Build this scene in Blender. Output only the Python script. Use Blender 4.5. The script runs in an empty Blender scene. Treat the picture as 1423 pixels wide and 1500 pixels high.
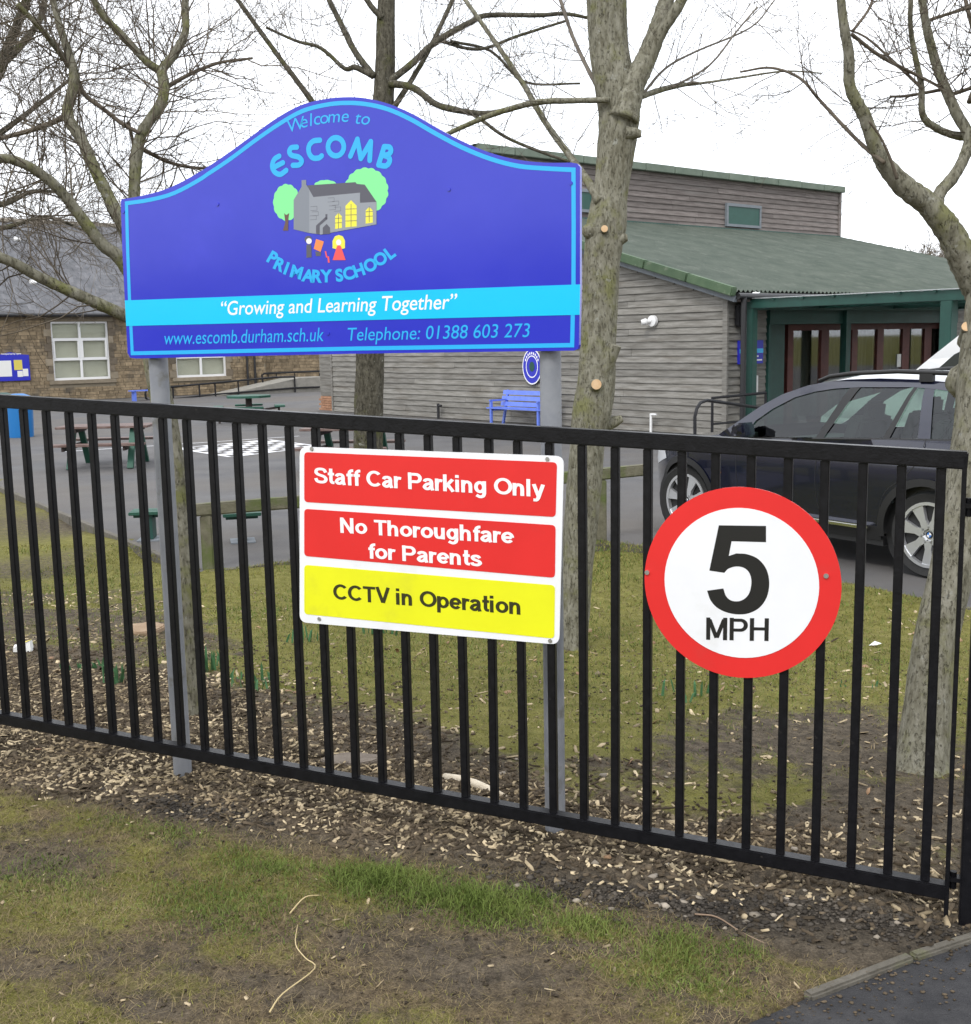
import bpy, bmesh, math, random
import numpy as np
from mathutils import Vector, Matrix
from mathutils.geometry import tessellate_polygon

rnd = random.Random(7)
rng = np.random.default_rng(11)
S = bpy.context.scene
COL = S.collection

# ------------------------------------------------------------------ camera
FPX, PITCH, ROLL, EYE = 1697.2, math.radians(8.4387), math.radians(1.085), 2.1
_r0 = np.array([1., 0, 0]); _u0 = np.array([0, math.sin(PITCH), math.cos(PITCH)])
CF = np.array([0, math.cos(PITCH), -math.sin(PITCH)])
CR = _r0 * math.cos(ROLL) - _u0 * math.sin(ROLL)
CU = _u0 * math.cos(ROLL) + _r0 * math.sin(ROLL)
CP = np.array([0, 0, EYE])
cam = bpy.data.cameras.new('camera')
cam.sensor_fit = 'HORIZONTAL'; cam.sensor_width = 36; cam.lens = 36 * FPX / 1423
cam.clip_start = 0.05; cam.clip_end = 3000
cam_o = bpy.data.objects.new('camera', cam)
cam_o.matrix_world = Matrix(((CR[0], CU[0], -CF[0], CP[0]), (CR[1], CU[1], -CF[1], CP[1]), (CR[2], CU[2], -CF[2], CP[2]), (0, 0, 0, 1)))
COL.objects.link(cam_o); S.camera = cam_o

# ------------------------------------------------------------------ sky, sun, exposure
SUN_EL, SUN_AZ = math.radians(48), math.radians(205)      # behind and left of the camera, veiled by cloud
world = bpy.data.worlds.new('World'); S.world = world; world.use_nodes = True
wn = world.node_tree.nodes; wl = world.node_tree.links
bg = wn['Background']; bg.inputs['Strength'].default_value = 0.1
sky = wn.new('ShaderNodeTexSky'); sky.sky_type = 'NISHITA'; sky.sun_disc = False
sky.sun_elevation = SUN_EL; sky.sun_rotation = SUN_AZ
cloud_n = wn.new('ShaderNodeTexNoise'); cloud_n.inputs['Scale'].default_value = 2.2; cloud_n.inputs['Detail'].default_value = 5
cloud_r = wn.new('ShaderNodeValToRGB')
cloud_r.color_ramp.elements[0].position = 0.3; cloud_r.color_ramp.elements[0].color = (11.5, 12.0, 12.8, 1)
cloud_r.color_ramp.elements[1].position = 0.7; cloud_r.color_ramp.elements[1].color = (14.5, 14.7, 15.2, 1)
cmix = wn.new('ShaderNodeMix'); cmix.data_type = 'RGBA'; cmix.inputs[0].default_value = 0.93
tc = wn.new('ShaderNodeTexCoord')
wl.new(tc.outputs['Generated'], cloud_n.inputs['Vector'])
wl.new(cloud_n.outputs['Fac'], cloud_r.inputs['Fac'])
wl.new(sky.outputs['Color'], cmix.inputs[6]); wl.new(cloud_r.outputs['Color'], cmix.inputs[7])
wl.new(cmix.outputs[2], bg.inputs['Color'])
sun = bpy.data.lights.new('sun', 'SUN'); sun.energy = 1.3; sun.angle = math.radians(16); sun.color = (1, 0.97, 0.92)
sun_o = bpy.data.objects.new('sun', sun); COL.objects.link(sun_o)
_sd = Vector((math.sin(SUN_AZ) * math.cos(SUN_EL), math.cos(SUN_AZ) * math.cos(SUN_EL), math.sin(SUN_EL)))
sun_o.rotation_euler = _sd.to_track_quat('Z', 'Y').to_euler()
S.view_settings.view_transform = 'Standard'; S.view_settings.look = 'None'
S.view_settings.exposure = 0.50; S.view_settings.gamma = 1.0; S.view_settings.use_curve_mapping = False

# ------------------------------------------------------------------ pixel rays (used once to lay things out on real surfaces)
def ray(x, y): return CF + CR * (x - 711.5) / FPX - CU * (y - 750) / FPX
def at(x, y, Y):
    d = ray(x, y); return CP + d * (Y / d[1])
def on_z(x, y, z=0.0):
    d = ray(x, y); return CP + d * ((z - EYE) / d[2])
def isect(x, y, P0, n):
    d = ray(x, y); return CP + d * (np.dot(np.asarray(P0) - CP, n) / np.dot(d, n))

# ------------------------------------------------------------------ noise
def vnoise(x, y, seed=0):
    xi = np.floor(x).astype(np.int64); yi = np.floor(y).astype(np.int64)
    fx = x - xi; fy = y - yi; fx = fx * fx * (3 - 2 * fx); fy = fy * fy * (3 - 2 * fy)
    def hsh(a, b):
        n = (a * 374761393 + b * 668265263 + seed * 1442695041) & 0xffffffff
        n = ((n ^ (n >> 13)) * 1274126177) & 0xffffffff
        return ((n ^ (n >> 16)) & 0xffff) / 65535.0
    a = hsh(xi, yi); b = hsh(xi + 1, yi); c = hsh(xi, yi + 1); d = hsh(xi + 1, yi + 1)
    return (a * (1 - fx) + b * fx) * (1 - fy) + (c * (1 - fx) + d * fx) * fy
def fbm(x, y, seed=0, o=4):
    r = 0; a = .5
    for i in range(o):
        r = r + a * vnoise(x * 2 ** i, y * 2 ** i, seed + i * 17); a *= .5
    return r / (1 - .5 ** o)
def sstep(a, b, x):
    t = np.clip((x - a) / (b - a), 0, 1); return t * t * (3 - 2 * t)

# ------------------------------------------------------------------ fence line and terrain
FB0 = np.array([-1.8499, 4.2776, EYE - 1.376])
FA, FSL, FH, FD = -0.3706, -0.0469, 1.2178, 0.1
FU = np.array([math.cos(FA) * math.cos(FSL), math.sin(FA) * math.cos(FSL), math.sin(FSL)])
FU2 = np.array([math.cos(FA), math.sin(FA), 0.]); FN = np.array([-FU2[1], FU2[0], 0.])    # FN points away from the camera
UP = np.array([0, 0, 1.])
def sa(x, y):
    dx = x - FB0[0]; dy = y - FB0[1]
    return dx * FN[0] + dy * FN[1], dx * FU2[0] + dy * FU2[1]
def h(x, y):
    x = np.asarray(x, float); y = np.asarray(y, float)
    s, a = sa(x, y)
    z = .452 * (1 - sstep(.3, 5.6, s) * .97) + .010 * np.clip(-s, 0, 3)
    return z + 6.5 * sstep(-9, -40, y)        # unseen bank, added behind the camera to darken low reflections in the sign
def gh(px, py):
    d = ray(px, py); t = 0.5
    lo, hi = 0.3, 400
    for _ in range(60):
        m = .5 * (lo + hi); P = CP + d * m
        if P[2] > h(P[0], P[1]): lo = m
        else: hi = m
    return CP + d * lo

# ------------------------------------------------------------------ mesh building
ORG = {}
class MB:
    def __init__(s): s.v = []; s.f = []; s.n = 0
    def add(s, vs, fs):
        vs = [tuple(map(float, p)) for p in vs]
        s.v += vs; s.f += [tuple(i + s.n for i in f) for f in fs]; s.n += len(vs)
    def obox(s, c, ax, ay, az):
        """oriented box: centre and three half-axis vectors"""
        c, ax, ay, az = (np.asarray(q, float) for q in (c, ax, ay, az))
        vs = [c + i * ax + j * ay + k * az for i in (-1, 1) for j in (-1, 1) for k in (-1, 1)]
        s.add(vs, [(0, 1, 3, 2), (4, 6, 7, 5), (0, 4, 5, 1), (2, 3, 7, 6), (0, 2, 6, 4), (1, 5, 7, 3)])
    def box(s, x0, x1, y0, y1, z0, z1):
        s.obox(((x0 + x1) / 2, (y0 + y1) / 2, (z0 + z1) / 2), ((x1 - x0) / 2, 0, 0), (0, (y1 - y0) / 2, 0), (0, 0, (z1 - z0) / 2))
    def beam(s, p, q, w, t, up=(0, 0, 1)):
        p = np.asarray(p, float); q = np.asarray(q, float); d = q - p; L = np.linalg.norm(d); d /= L
        side = np.cross(d, up); side /= np.linalg.norm(side); u = np.cross(side, d)
        s.obox((p + q) / 2, d * L / 2, side * w / 2, u * t / 2)
    def tube(s, pts, rad, n=8, cap=True, wob=0, rg=None):
        pts = np.asarray(pts, float); m = len(pts)
        rad = np.broadcast_to(np.asarray(rad, float), (m,))
        tg = np.gradient(pts, axis=0); tg /= np.linalg.norm(tg, axis=1)[:, None] + 1e-12
        a = np.cross(tg[0], (0.3, 0.9, 0.2)); a /= np.linalg.norm(a)
        ang = np.linspace(0, 2 * math.pi, n, endpoint=False); ca = np.cos(ang); sn = np.sin(ang)
        vs = []
        for i in range(m):
            a = a - tg[i] * a.dot(tg[i]); a /= np.linalg.norm(a); b = np.cross(tg[i], a)
            r = rad[i]
            if wob and rg is not None: r = r * (1 + wob * rg.standard_normal(n))
            vs.append(pts[i] + (ca * r)[:, None] * a + (sn * r)[:, None] * b)
        vs = np.concatenate(vs)
        fs = [(i * n + j, i * n + (j + 1) % n, (i + 1) * n + (j + 1) % n, (i + 1) * n + j) for i in range(m - 1) for j in range(n)]
        if cap: fs += [tuple(range(n - 1, -1, -1)), tuple(range((m - 1) * n, m * n))]
        s.add(vs, fs)
    def prism(s, poly, o, ax, ay, az, t0, t1):
        """2-D polygon in the frame (ax, ay) at o, extruded along az from t0 to t1"""
        o, ax, ay, az = (np.asarray(q, float) for q in (o, ax, ay, az))
        n = len(poly)
        P = [o + p[0] * ax + p[1] * ay for p in poly]
        tri = tessellate_polygon([[Vector((p[0], p[1], 0)) for p in poly]])
        A = sum(poly[i][0] * poly[(i + 1) % n][1] - poly[(i + 1) % n][0] * poly[i][1] for i in range(n))
        vs = [p + az * t0 for p in P] + [p + az * t1 for p in P]
        fs = [tuple(t) for t in tri] + [tuple(i + n for i in reversed(t)) for t in tri]
        fs += [(i, (i + 1) % n, n + (i + 1) % n, n + i) for i in range(n)]
        s.add(vs, fs)
    def disc(s, c, ax, ay, az, r0, r1, t0, t1, n=48):
        """ring (r0 > 0) or disc in the frame ax, ay, thick along az"""
        c, ax, ay, az = (np.asarray(q, float) for q in (c, ax, ay, az))
        an = np.linspace(0, 2 * math.pi, n, endpoint=False)
        ring = lambda r, t: [c + r * (math.cos(a) * ax + math.sin(a) * ay) + t * az for a in an]
        if r0 <= 0:
            s.add(ring(r1, t0) + ring(r1, t1), [tuple(range(n)), tuple(range(2 * n - 1, n - 1, -1))] + [(i, (i + 1) % n, n + (i + 1) % n, n + i) for i in range(n)])
        else:
            vs = ring(r0, t0) + ring(r1, t0) + ring(r0, t1) + ring(r1, t1); fs = []
            for i in range(n):
                j = (i + 1) % n
                fs += [(i, j, n + j, n + i), (2 * n + i, 3 * n + i, 3 * n + j, 2 * n + j), (n + i, n + j, 3 * n + j, 3 * n + i), (i, 2 * n + i, 2 * n + j, j)]
            s.add(vs, fs)
    def build(s, name, mat, parent=None, smooth=False, kind=None, bevel=0, fixn=True, angle=None):
        me = bpy.data.meshes.new(name)
        org = np.array(ORG.get(parent.name, (0, 0, 0))) if parent else np.zeros(3)
        me.from_pydata([tuple(np.array(p) - org) for p in s.v], [], s.f)
        if fixn:
            bm = bmesh.new(); bm.from_mesh(me); bmesh.ops.recalc_face_normals(bm, faces=bm.faces)
            if bevel: bmesh.ops.bevel(bm, geom=bm.edges[:], offset=bevel, segments=2, affect='EDGES', clamp_overlap=True)
            bm.to_mesh(me); bm.free()
        if mat: me.materials.append(mat)
        if smooth:
            me.shade_smooth()
            if angle: me.set_sharp_from_angle(angle=math.radians(angle))
        o = bpy.data.objects.new(name, me); COL.objects.link(o)
        if parent: o.parent = parent; ORG[o.name] = tuple(org)
        if kind: o['kind'] = kind
        return o
def thing(name, label, cat, loc=(0, 0, 0), rz=0.0, group=None, local=False):
    o = bpy.data.objects.new(name, None); COL.objects.link(o); o.empty_display_size = .1
    o.location = tuple(map(float, loc)); o.rotation_euler = (0, 0, rz)
    o['label'] = label; o['category'] = cat
    if group: o['group'] = group
    ORG[o.name] = (0, 0, 0) if local else tuple(map(float, loc))
    return o
def tag(o, label, cat, group=None):
    o['label'] = label; o['category'] = cat
    if group: o['group'] = group
    return o
def copy_tree(o, parent=None):
    c = o.copy(); COL.objects.link(c)
    if parent: c.parent = parent
    for ch in list(o.children): copy_tree(ch, c)
    return c

# ------------------------------------------------------------------ materials
def mat(name, c1, c2=None, nscale=8.0, rough=.6, rvar=0.0, bump=0.0, bscale=60.0, metal=0.0, spec=.5, coat=0.0, rnd_v=0.0, island=0.0, detail=5, stretch=None, ramp=(.35, .65), c3=None, c3scale=3.0, c3ramp=(.58, .68)):
    m = bpy.data.materials.new(name); m.use_nodes = True
    N = m.node_tree.nodes; L = m.node_tree.links; b = N['Principled BSDF']
    b.inputs['Roughness'].default_value = rough; b.inputs['Metallic'].default_value = metal
    b.inputs['Specular IOR Level'].default_value = spec; b.inputs['Coat Weight'].default_value = coat; b.inputs['Coat Roughness'].default_value = .05
    tcn = N.new('ShaderNodeTexCoord'); vec = tcn.outputs['Object']
    if stretch:
        mp = N.new('ShaderNodeMapping'); mp.inputs['Scale'].default_value = stretch; L.new(vec, mp.inputs['Vector']); vec = mp.outputs['Vector']
    def noise(sc, d=detail):
        n = N.new('ShaderNodeTexNoise'); n.inputs['Scale'].default_value = sc; n.inputs['Detail'].default_value = d; n.inputs['Roughness'].default_value = .6
        L.new(vec, n.inputs['Vector']); return n.outputs['Fac']
    col = None
    if c2 is not None:
        r = N.new('ShaderNodeValToRGB'); r.color_ramp.elements[0].position = ramp[0]; r.color_ramp.elements[1].position = ramp[1]
        r.color_ramp.elements[0].color = (*c1, 1); r.color_ramp.elements[1].color = (*c2, 1)
        L.new(noise(nscale), r.inputs['Fac']); col = r.outputs['Color']
    else:
        q = N.new('ShaderNodeRGB'); q.outputs[0].default_value = (*c1, 1); col = q.outputs[0]
    if c3 is not None:
        r = N.new('ShaderNodeMapRange'); r.inputs['From Min'].default_value = c3ramp[0]; r.inputs['From Max'].default_value = c3ramp[1]
        L.new(noise(c3scale), r.inputs['Value'])
        mx = N.new('ShaderNodeMix'); mx.data_type = 'RGBA'; L.new(r.outputs['Result'], mx.inputs[0]); L.new(col, mx.inputs[6]); mx.inputs[7].default_value = (*c3, 1); col = mx.outputs[2]
    for amt, src in ((rnd_v, 'obj'), (island, 'isl')):
        if amt:
            if src == 'obj': rn = N.new('ShaderNodeObjectInfo').outputs['Random']
            else: rn = N.new('ShaderNodeNewGeometry').outputs['Random Per Island']
            mr = N.new('ShaderNodeMapRange'); mr.inputs['To Min'].default_value = 1 - amt; mr.inputs['To Max'].default_value = 1 + amt
            L.new(rn, mr.inputs['Value'])
            hs = N.new('ShaderNodeHueSaturation'); L.new(mr.outputs['Result'], hs.inputs['Value']); L.new(col, hs.inputs['Color']); col = hs.outputs['Color']
    L.new(col, b.inputs['Base Color'])
    if rvar:
        mr = N.new('ShaderNodeMapRange'); mr.inputs['To Min'].default_value = rough - rvar; mr.inputs['To Max'].default_value = rough + rvar
        L.new(noise(nscale * 1.7), mr.inputs['Value']); L.new(mr.outputs['Result'], b.inputs['Roughness'])
    if bump:
        bp = N.new('ShaderNodeBump'); bp.inputs['Strength'].default_value = bump; bp.inputs['Distance'].default_value = .01
        L.new(noise(bscale, 6), bp.inputs['Height']); L.new(bp.outputs['Normal'], b.inputs['Normal'])
    return m
def srgb(r, g, b):
    f = lambda c: (c / 255 / 12.92) if c / 255 <= .04045 else ((c / 255 + .055) / 1.055) ** 2.4
    return (f(r), f(g), f(b))

M = {}
M['black'] = mat('black_paint', (.0045, .0045, .006), (.008, .008, .010), 30, rough=.36, rvar=.14, bump=.12, bscale=110, spec=.28, c3=(.035, .032, .030), c3scale=42, c3ramp=(.69, .78))
M['blackmatt'] = mat('black_metal', (.008, .008, .01), (.014, .014, .016), 20, rough=.5, spec=.3)
M['grey_post'] = mat('grey_post_paint', (.20, .21, .235), (.25, .26, .28), 12, rough=.5, bump=.05, bscale=80, c3=(.15, .15, .14), c3scale=9)
M['sign_blue'] = mat('sign_blue', (.020, .029, .48), (.026, .035, .51), 3, rough=.16, rvar=.05, spec=.6, bump=.02, bscale=9, c3=(.036, .044, .58), c3scale=2.2, c3ramp=(.55, .8))
M['sign_edge'] = mat('sign_edge', (.05, .03, .42), rough=.4)
M['trim'] = mat('trim_cyan', (.02, .40, .80), rough=.25)
M['band'] = mat('band_cyan', (.004, .50, .82), (.006, .52, .84), 4, rough=.2)
M['white_print'] = mat('white_print', (.82, .82, .84), rough=.35)
M['sign_white'] = mat('sign_white', (.80, .81, .84), (.77, .78, .81), 6, rough=.35, c3=(.66, .66, .65), c3scale=5, c3ramp=(.64, .86))
M['red'] = mat('sign_red', (.70, .026, .026), (.66, .024, .024), 5, rough=.35, c3=(.60, .035, .032), c3scale=7, c3ramp=(.6, .8))
M['yellow'] = mat('sign_yellow', (.76, .77, .014), (.72, .73, .014), 5, rough=.35, c3=(.62, .62, .03), c3scale=6, c3ramp=(.62, .85))
M['ink'] = mat('black_print', (.012, .012, .012), rough=.4)
M['ink_brown'] = mat('dark_print', (.03, .03, .008), rough=.4)
M['steel'] = mat('steel', (.55, .55, .57), rough=.3, metal=.8)
M['p_green'] = mat('print_green', (.22, .75, .30), rough=.3)
M['p_grey'] = mat('print_grey', (.21, .23, .27), rough=.3)
M['p_grey2'] = mat('print_light_grey', (.27, .29, .33), rough=.3)
M['p_dark'] = mat('print_dark_grey', (.09, .09, .115), rough=.3)
M['p_yellow'] = mat('print_yellow', (.80, .74, .07), rough=.3)
M['p_orange'] = mat('print_orange', (.85, .25, .07), rough=.3)
M['p_red'] = mat('print_red', (.78, .09, .09), rough=.3)
M['p_brown'] = mat('print_brown', (.13, .075, .06), rough=.3)
M['p_white'] = mat('print_pale', (.80, .78, .80), rough=.3)
def bark(name, dark, mid, light, moss, moss_lo=.48, moss_hi=.62, bs=.7):
    m = bpy.data.materials.new(name); m.use_nodes = True
    N = m.node_tree.nodes; L = m.node_tree.links; b = N['Principled BSDF']; b.inputs['Roughness'].default_value = .95; b.inputs['Specular IOR Level'].default_value = .08
    tcn = N.new('ShaderNodeTexCoord'); mp = N.new('ShaderNodeMapping'); mp.inputs['Scale'].default_value = (1, 1, .35); L.new(tcn.outputs['Object'], mp.inputs['Vector'])
    def nz(sc, vec, d=8, rg=.65):
        n = N.new('ShaderNodeTexNoise'); n.inputs['Scale'].default_value = sc; n.inputs['Detail'].default_value = d; n.inputs['Roughness'].default_value = rg; L.new(vec, n.inputs['Vector']); return n.outputs['Fac']
    def rmp(f, *st):
        r = N.new('ShaderNodeValToRGB'); e = r.color_ramp.elements
        e[0].position, e[0].color = st[0][0], (*st[0][1], 1); e[1].position, e[1].color = st[-1][0], (*st[-1][1], 1)
        for p, c in st[1:-1]: q = e.new(p); q.color = (*c, 1)
        L.new(f, r.inputs['Fac']); return r.outputs['Color']
    def mixc(f, a, b_):
        x = N.new('ShaderNodeMix'); x.data_type = 'RGBA'; L.new(f, x.inputs[0]); L.new(a, x.inputs[6]); x.inputs[7].default_value = (*b_, 1); return x.outputs[2]
    def rng_(f, lo, hi):
        r = N.new('ShaderNodeMapRange'); r.inputs['From Min'].default_value = lo; r.inputs['From Max'].default_value = hi; L.new(f, r.inputs['Value']); return r.outputs['Result']
    st, ob = mp.outputs['Vector'], tcn.outputs['Object']
    fine = nz(34, st); c = rmp(fine, (.36, dark), (.5, mid), (.66, light))
    c = mixc(rng_(nz(5.5, ob), moss_lo, moss_hi), c, moss)
    vo = N.new('ShaderNodeTexVoronoi'); vo.inputs['Scale'].default_value = 26; L.new(ob, vo.inputs['Vector'])
    c = mixc(rng_(nz(17, ob, 4), .64, .70), c, (.27, .27, .235))
    crk = nz(95, st, 4, .55); c = mixc(rng_(crk, .40, .30), c, tuple(q * .70 for q in dark))
    c = mixc(rng_(nz(9, ob, 5), .70, .74), c, (.24, .21, .05))
    L.new(c, b.inputs['Base Color'])
    ad = N.new('ShaderNodeMath'); ad.operation = 'ADD'; L.new(fine, ad.inputs[0]); L.new(rng_(crk, .33, .45), ad.inputs[1])
    bp = N.new('ShaderNodeBump'); bp.inputs['Strength'].default_value = bs; bp.inputs['Distance'].default_value = .012; L.new(ad.outputs[0], bp.inputs['Height']); L.new(bp.outputs['Normal'], b.inputs['Normal'])
    return m
M['bark'] = bark('mossy_bark', (.098, .091, .064), (.165, .157, .118), (.22, .21, .165), (.145, .148, .062))
M['bark_pale'] = bark('grey_green_bark', (.120, .112, .082), (.188, .180, .138), (.25, .24, .195), (.160, .160, .078), .52, .66)
M['bark_dark'] = bark('dark_bark', (.048, .044, .034), (.085, .078, .060), (.13, .12, .095), (.085, .088, .036), .52, .68)
M['twig'] = mat('twig_bark', (.085, .070, .056), (.14, .118, .090), 6, rough=.9, spec=.1, island=.25)
M['twig_grey'] = mat('grey_twig_bark', (.115, .10, .085), (.17, .15, .125), 6, rough=.9, spec=.1, island=.2)
M['cutwood'] = mat('cut_wood', (.52, .33, .17), (.60, .42, .25), 30, rough=.8)
M['lichen'] = mat('lichen', (.30, .30, .27), (.38, .37, .33), 60, rough=.95)
M['orange_lichen'] = mat('orange_lichen', (.33, .24, .05), (.26, .22, .04), 60, rough=.95)

# ------------------------------------------------------------------ ground masks
def G2(px, py): return gh(px, py)[:2]
def blob(x, y, px, py, ru, rn, pw=1.0):
    c = G2(px, py); dx = x - c[0]; dy = y - c[1]
    du = dx * FU2[0] + dy * FU2[1]; dn = dx * FN[0] + dy * FN[1]
    return np.exp(-((du / ru) ** 2 + (dn / rn) ** 2)) * pw
def zones(x, y):
    s, a = sa(x, y)
    n1 = fbm(x * 2.3, y * 2.3, 3); n2 = fbm(x * 7, y * 7, 9); n3 = fbm(x * .9, y * .9, 21)
    sb = np.interp(a, [-.6, 0, .75, 1.5, 2.1, 2.9, 3.3], [.05, -.04, -.19, -.15, -.17, -.33, -.38])
    front = 1 - sstep(-.10, .07, s - sb + (n1 - .5) * .28 + (n2 - .5) * .12)
    green = np.zeros_like(x)
    for b in ((560, 1300, .22, .11, 1.), (700, 1335, .20, .10, 1.), (630, 1322, .2, .09, .9), (770, 1325, .12, .07, .7), (400, 1275, .30, .10, .5), (1000, 1420, .16, .08, .6), (330, 1330, .3, .2, .4),
              (860, 1365, .18, .08, .7), (1010, 1400, .15, .10, .7), (1090, 1395, .10, .06, .6), (1000, 1445, .2, .08, .45), (250, 1225, .3, .1, .4), (80, 1300, .25, .2, .3), (760, 1255, .08, .05, .5)):
        green = np.maximum(green, blob(x, y, *b))
    bare = np.zeros_like(x)
    for b in ((680, 1425, .34, .15, 1.2), (420, 1452, .24, .06, 1.1), (60, 1265, .26, .13, 1.1), (250, 1490, .2, .06, .9), (20, 1420, .2, .08, .8), (520, 1385, .12, .04, .9), (880, 1400, .14, .05, .7), (500, 1400, .1, .04, .7), (760, 1440, .3, .08, .6), (180, 1400, .08, .12, .5), (1150, 1360, .5, .12, .9), (160, 1160, .5, .07, .8)):
        bare = np.maximum(bare, blob(x, y, *b))
    bare = np.clip(bare * (.45 + 1.2 * n2) * 1.1, 0, 1)
    gf = front * np.clip((n2 * 1.3 + n1 * 1.3 - .85 + green * .4) * (1 - bare), 0, 1)
    # behind the fence: moss and thin grass, mulch left and along the rail
    th = np.interp(a, [-.5, .9, 1.9, 2.6], [1.7, 1.35, .72, .65]); back = sstep(-.45, .45, s - th + (n1 - .5) * 1.1)
    left = 1 - sstep(-.4, .4, a - (1.6 - .9 * s) + (n1 - .5) * .8)
    soil_r = np.maximum(np.maximum(blob(x, y, 1230, 1090, .75, .75), blob(x, y, 560, 1085, .35, .30, .8)), blob(x, y, 1340, 1180, .5, .5, .9))
    gb = back * np.clip(.38 + n2 * .9 + n1 * .5 - soil_r * 1.2 - left * (.75 - .25 * sstep(3.0, 5.0, s)), 0, 1)
    grass = np.clip(gf + gb, 0, 1)
    chip = np.exp(-((s - .22 + .25 * (n1 - .5)) / .30) ** 2) * (1 - .75 * sstep(1.9, 3.1, a)) + .32 * sstep(-.3, .2, s) * (1 - back) + .28 * left * sstep(0, .4, s) * (1 - sstep(2.5, 4, s)) + .05 * sstep(0, 1, s)
    chip = np.clip(chip * (1 - front), 0, 1)
    grav = np.maximum(blob(x, y, 960, 1330, .42, .085), np.maximum(blob(x, y, 285, 1195, .25, .07, .9), blob(x, y, 1230, 1350, .4, .09, .8)))
    return dict(s=s, a=a, grass=grass, green=np.clip(green * front, 0, 1), chip=chip, grav=grav, front=front, back=back, bare=bare, n1=n1, n2=n2, n3=n3, left=left)

# playground outline (world x, y) from the kerb line in front of it
PG_L0 = on_z(225, 812)[:2]; PG_L1 = on_z(0, 716)[:2]
PG_C = on_z(287, 843)[:2]; PG_M = [on_z(430, 824)[:2], on_z(660, 808)[:2], on_z(890, 795)[:2], on_z(1060, 817)[:2], on_z(1230, 855)[:2], on_z(1423, 895)[:2]]
_d = PG_L1 - PG_L0; PG_LF = PG_L1 + _d * 4.5
_e = PG_M[-1] - PG_M[-2]; PG_RF = PG_M[-1] + _e * 6
PG_EDGE = [PG_LF, PG_L1, PG_L0, PG_C] + PG_M + [PG_RF]
PG_POLY = PG_EDGE + [np.array([60., PG_RF[1]]), np.array([60., 75.]), np.array([-60., 75.])]
PATH_EDGE = [G2(*q) for q in ((1560, 1335), (1423, 1378), (1335, 1407), (1262, 1434), (1180, 1466), (1095, 1503), (1000, 1550), (900, 1640))]
PATH_POLY = PATH_EDGE + [np.array([PATH_EDGE[-1][0] + .1, .6]), np.array([6., .6]), np.array([6., 2.4])]
def inside(x, y, poly):
    r = np.zeros(x.shape, bool); n = len(poly)
    for i in range(n):
        x0, y0 = poly[i]; x1, y1 = poly[(i + 1) % n]
        if y0 == y1: continue
        c = ((y0 > y) != (y1 > y)) & (x < (x1 - x0) * (y - y0) / (y1 - y0) + x0)
        r ^= c
    return r
def dist_edge(x, y, E):
    d = np.full(x.shape, 1e9)
    for (x0, y0), (x1, y1) in zip(E[:-1], E[1:]):
        L2 = (x1 - x0) ** 2 + (y1 - y0) ** 2
        t = np.clip(((x - x0) * (x1 - x0) + (y - y0) * (y1 - y0)) / L2, 0, 1)
        d = np.minimum(d, np.hypot(x - x0 - t * (x1 - x0), y - y0 - t * (y1 - y0)))
    return d
def relief(x, y):
    s, a = sa(x, y)
    return (fbm(x * 3, y * 3, 5) - .5) * .05 + (fbm(x * 14, y * 14, 6, 3) - .5) * .022
def hg(x, y):
    """finished ground height"""
    ip = inside(x, y, PG_POLY); ipp = inside(x, y, PATH_POLY)
    de = np.minimum(dist_edge(x, y, PG_EDGE), dist_edge(x, y, PATH_EDGE))
    z = h(x, y) + relief(x, y) * sstep(0.0, .35, de) + .012
    return np.where(ip, -.09, np.where(ipp, h(x, y) - .06, z))

def nonuni(a, b, n, far_lo, far_hi, m, p=3):
    core = np.linspace(a, b, n)
    lo = a - (np.linspace(1, 0, m, endpoint=False) ** p) * (a - far_lo)
    hi = b + (np.linspace(0, 1, m + 1)[1:] ** p) * (far_hi - b)
    return np.concatenate([lo, core, hi])
gx = nonuni(-3.4, 3.4, 300, -900, 900, 34); gy = nonuni(1.9, 9.5, 330, -120, 1500, 34)
GX, GY = np.meshgrid(gx, gy); GZ = hg(GX, GY)
nx, ny = len(gx), len(gy)
gv = np.stack([GX, GY, GZ], -1).reshape(-1, 3)
idx = np.arange(nx * ny).reshape(ny, nx)
gf = np.stack([idx[:-1, :-1], idx[:-1, 1:], idx[1:, 1:], idx[1:, :-1]], -1).reshape(-1, 4)
def np_mesh(name, v, f, mats, smooth=False, attrs=None, parent=None):
    me = bpy.data.meshes.new(name)
    k = f.shape[1]
    me.vertices.add(len(v)); me.vertices.foreach_set('co', v.astype(np.float32).ravel())
    me.loops.add(f.size); me.loops.foreach_set('vertex_index', f.astype(np.int32).ravel())
    me.polygons.add(len(f)); me.polygons.foreach_set('loop_start', np.arange(0, f.size, k, dtype=np.int32))
    me.update(calc_edges=True)
    if attrs:
        for an, arr in attrs.items():
            at_ = me.color_attributes.new(an, 'FLOAT_COLOR', 'POINT'); at_.data.foreach_set('color', arr.astype(np.float32).ravel())
    for q in mats: me.materials.append(q)
    if smooth: me.shade_smooth()
    me.validate()
    o = bpy.data.objects.new(name, me); COL.objects.link(o)
    if parent: o.parent = parent
    return o
Z = zones(GX.ravel(), GY.ravel())
zattr = np.stack([Z['grass'], Z['chip'], Z['grav'], Z['front'] * (1 - .8 * Z['bare'])], -1)
gm = bpy.data.materials.new('soil_and_moss'); gm.use_nodes = True
N = gm.node_tree.nodes; L = gm.node_tree.links; gb_ = N['Principled BSDF']; gb_.inputs['Roughness'].default_value = .95; gb_.inputs['Specular IOR Level'].default_value = .15
va = N.new('ShaderNodeVertexColor'); va.layer_name = 'zones'
sx = N.new('ShaderNodeSeparateColor'); L.new(va.outputs['Color'], sx.inputs['Color'])
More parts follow.
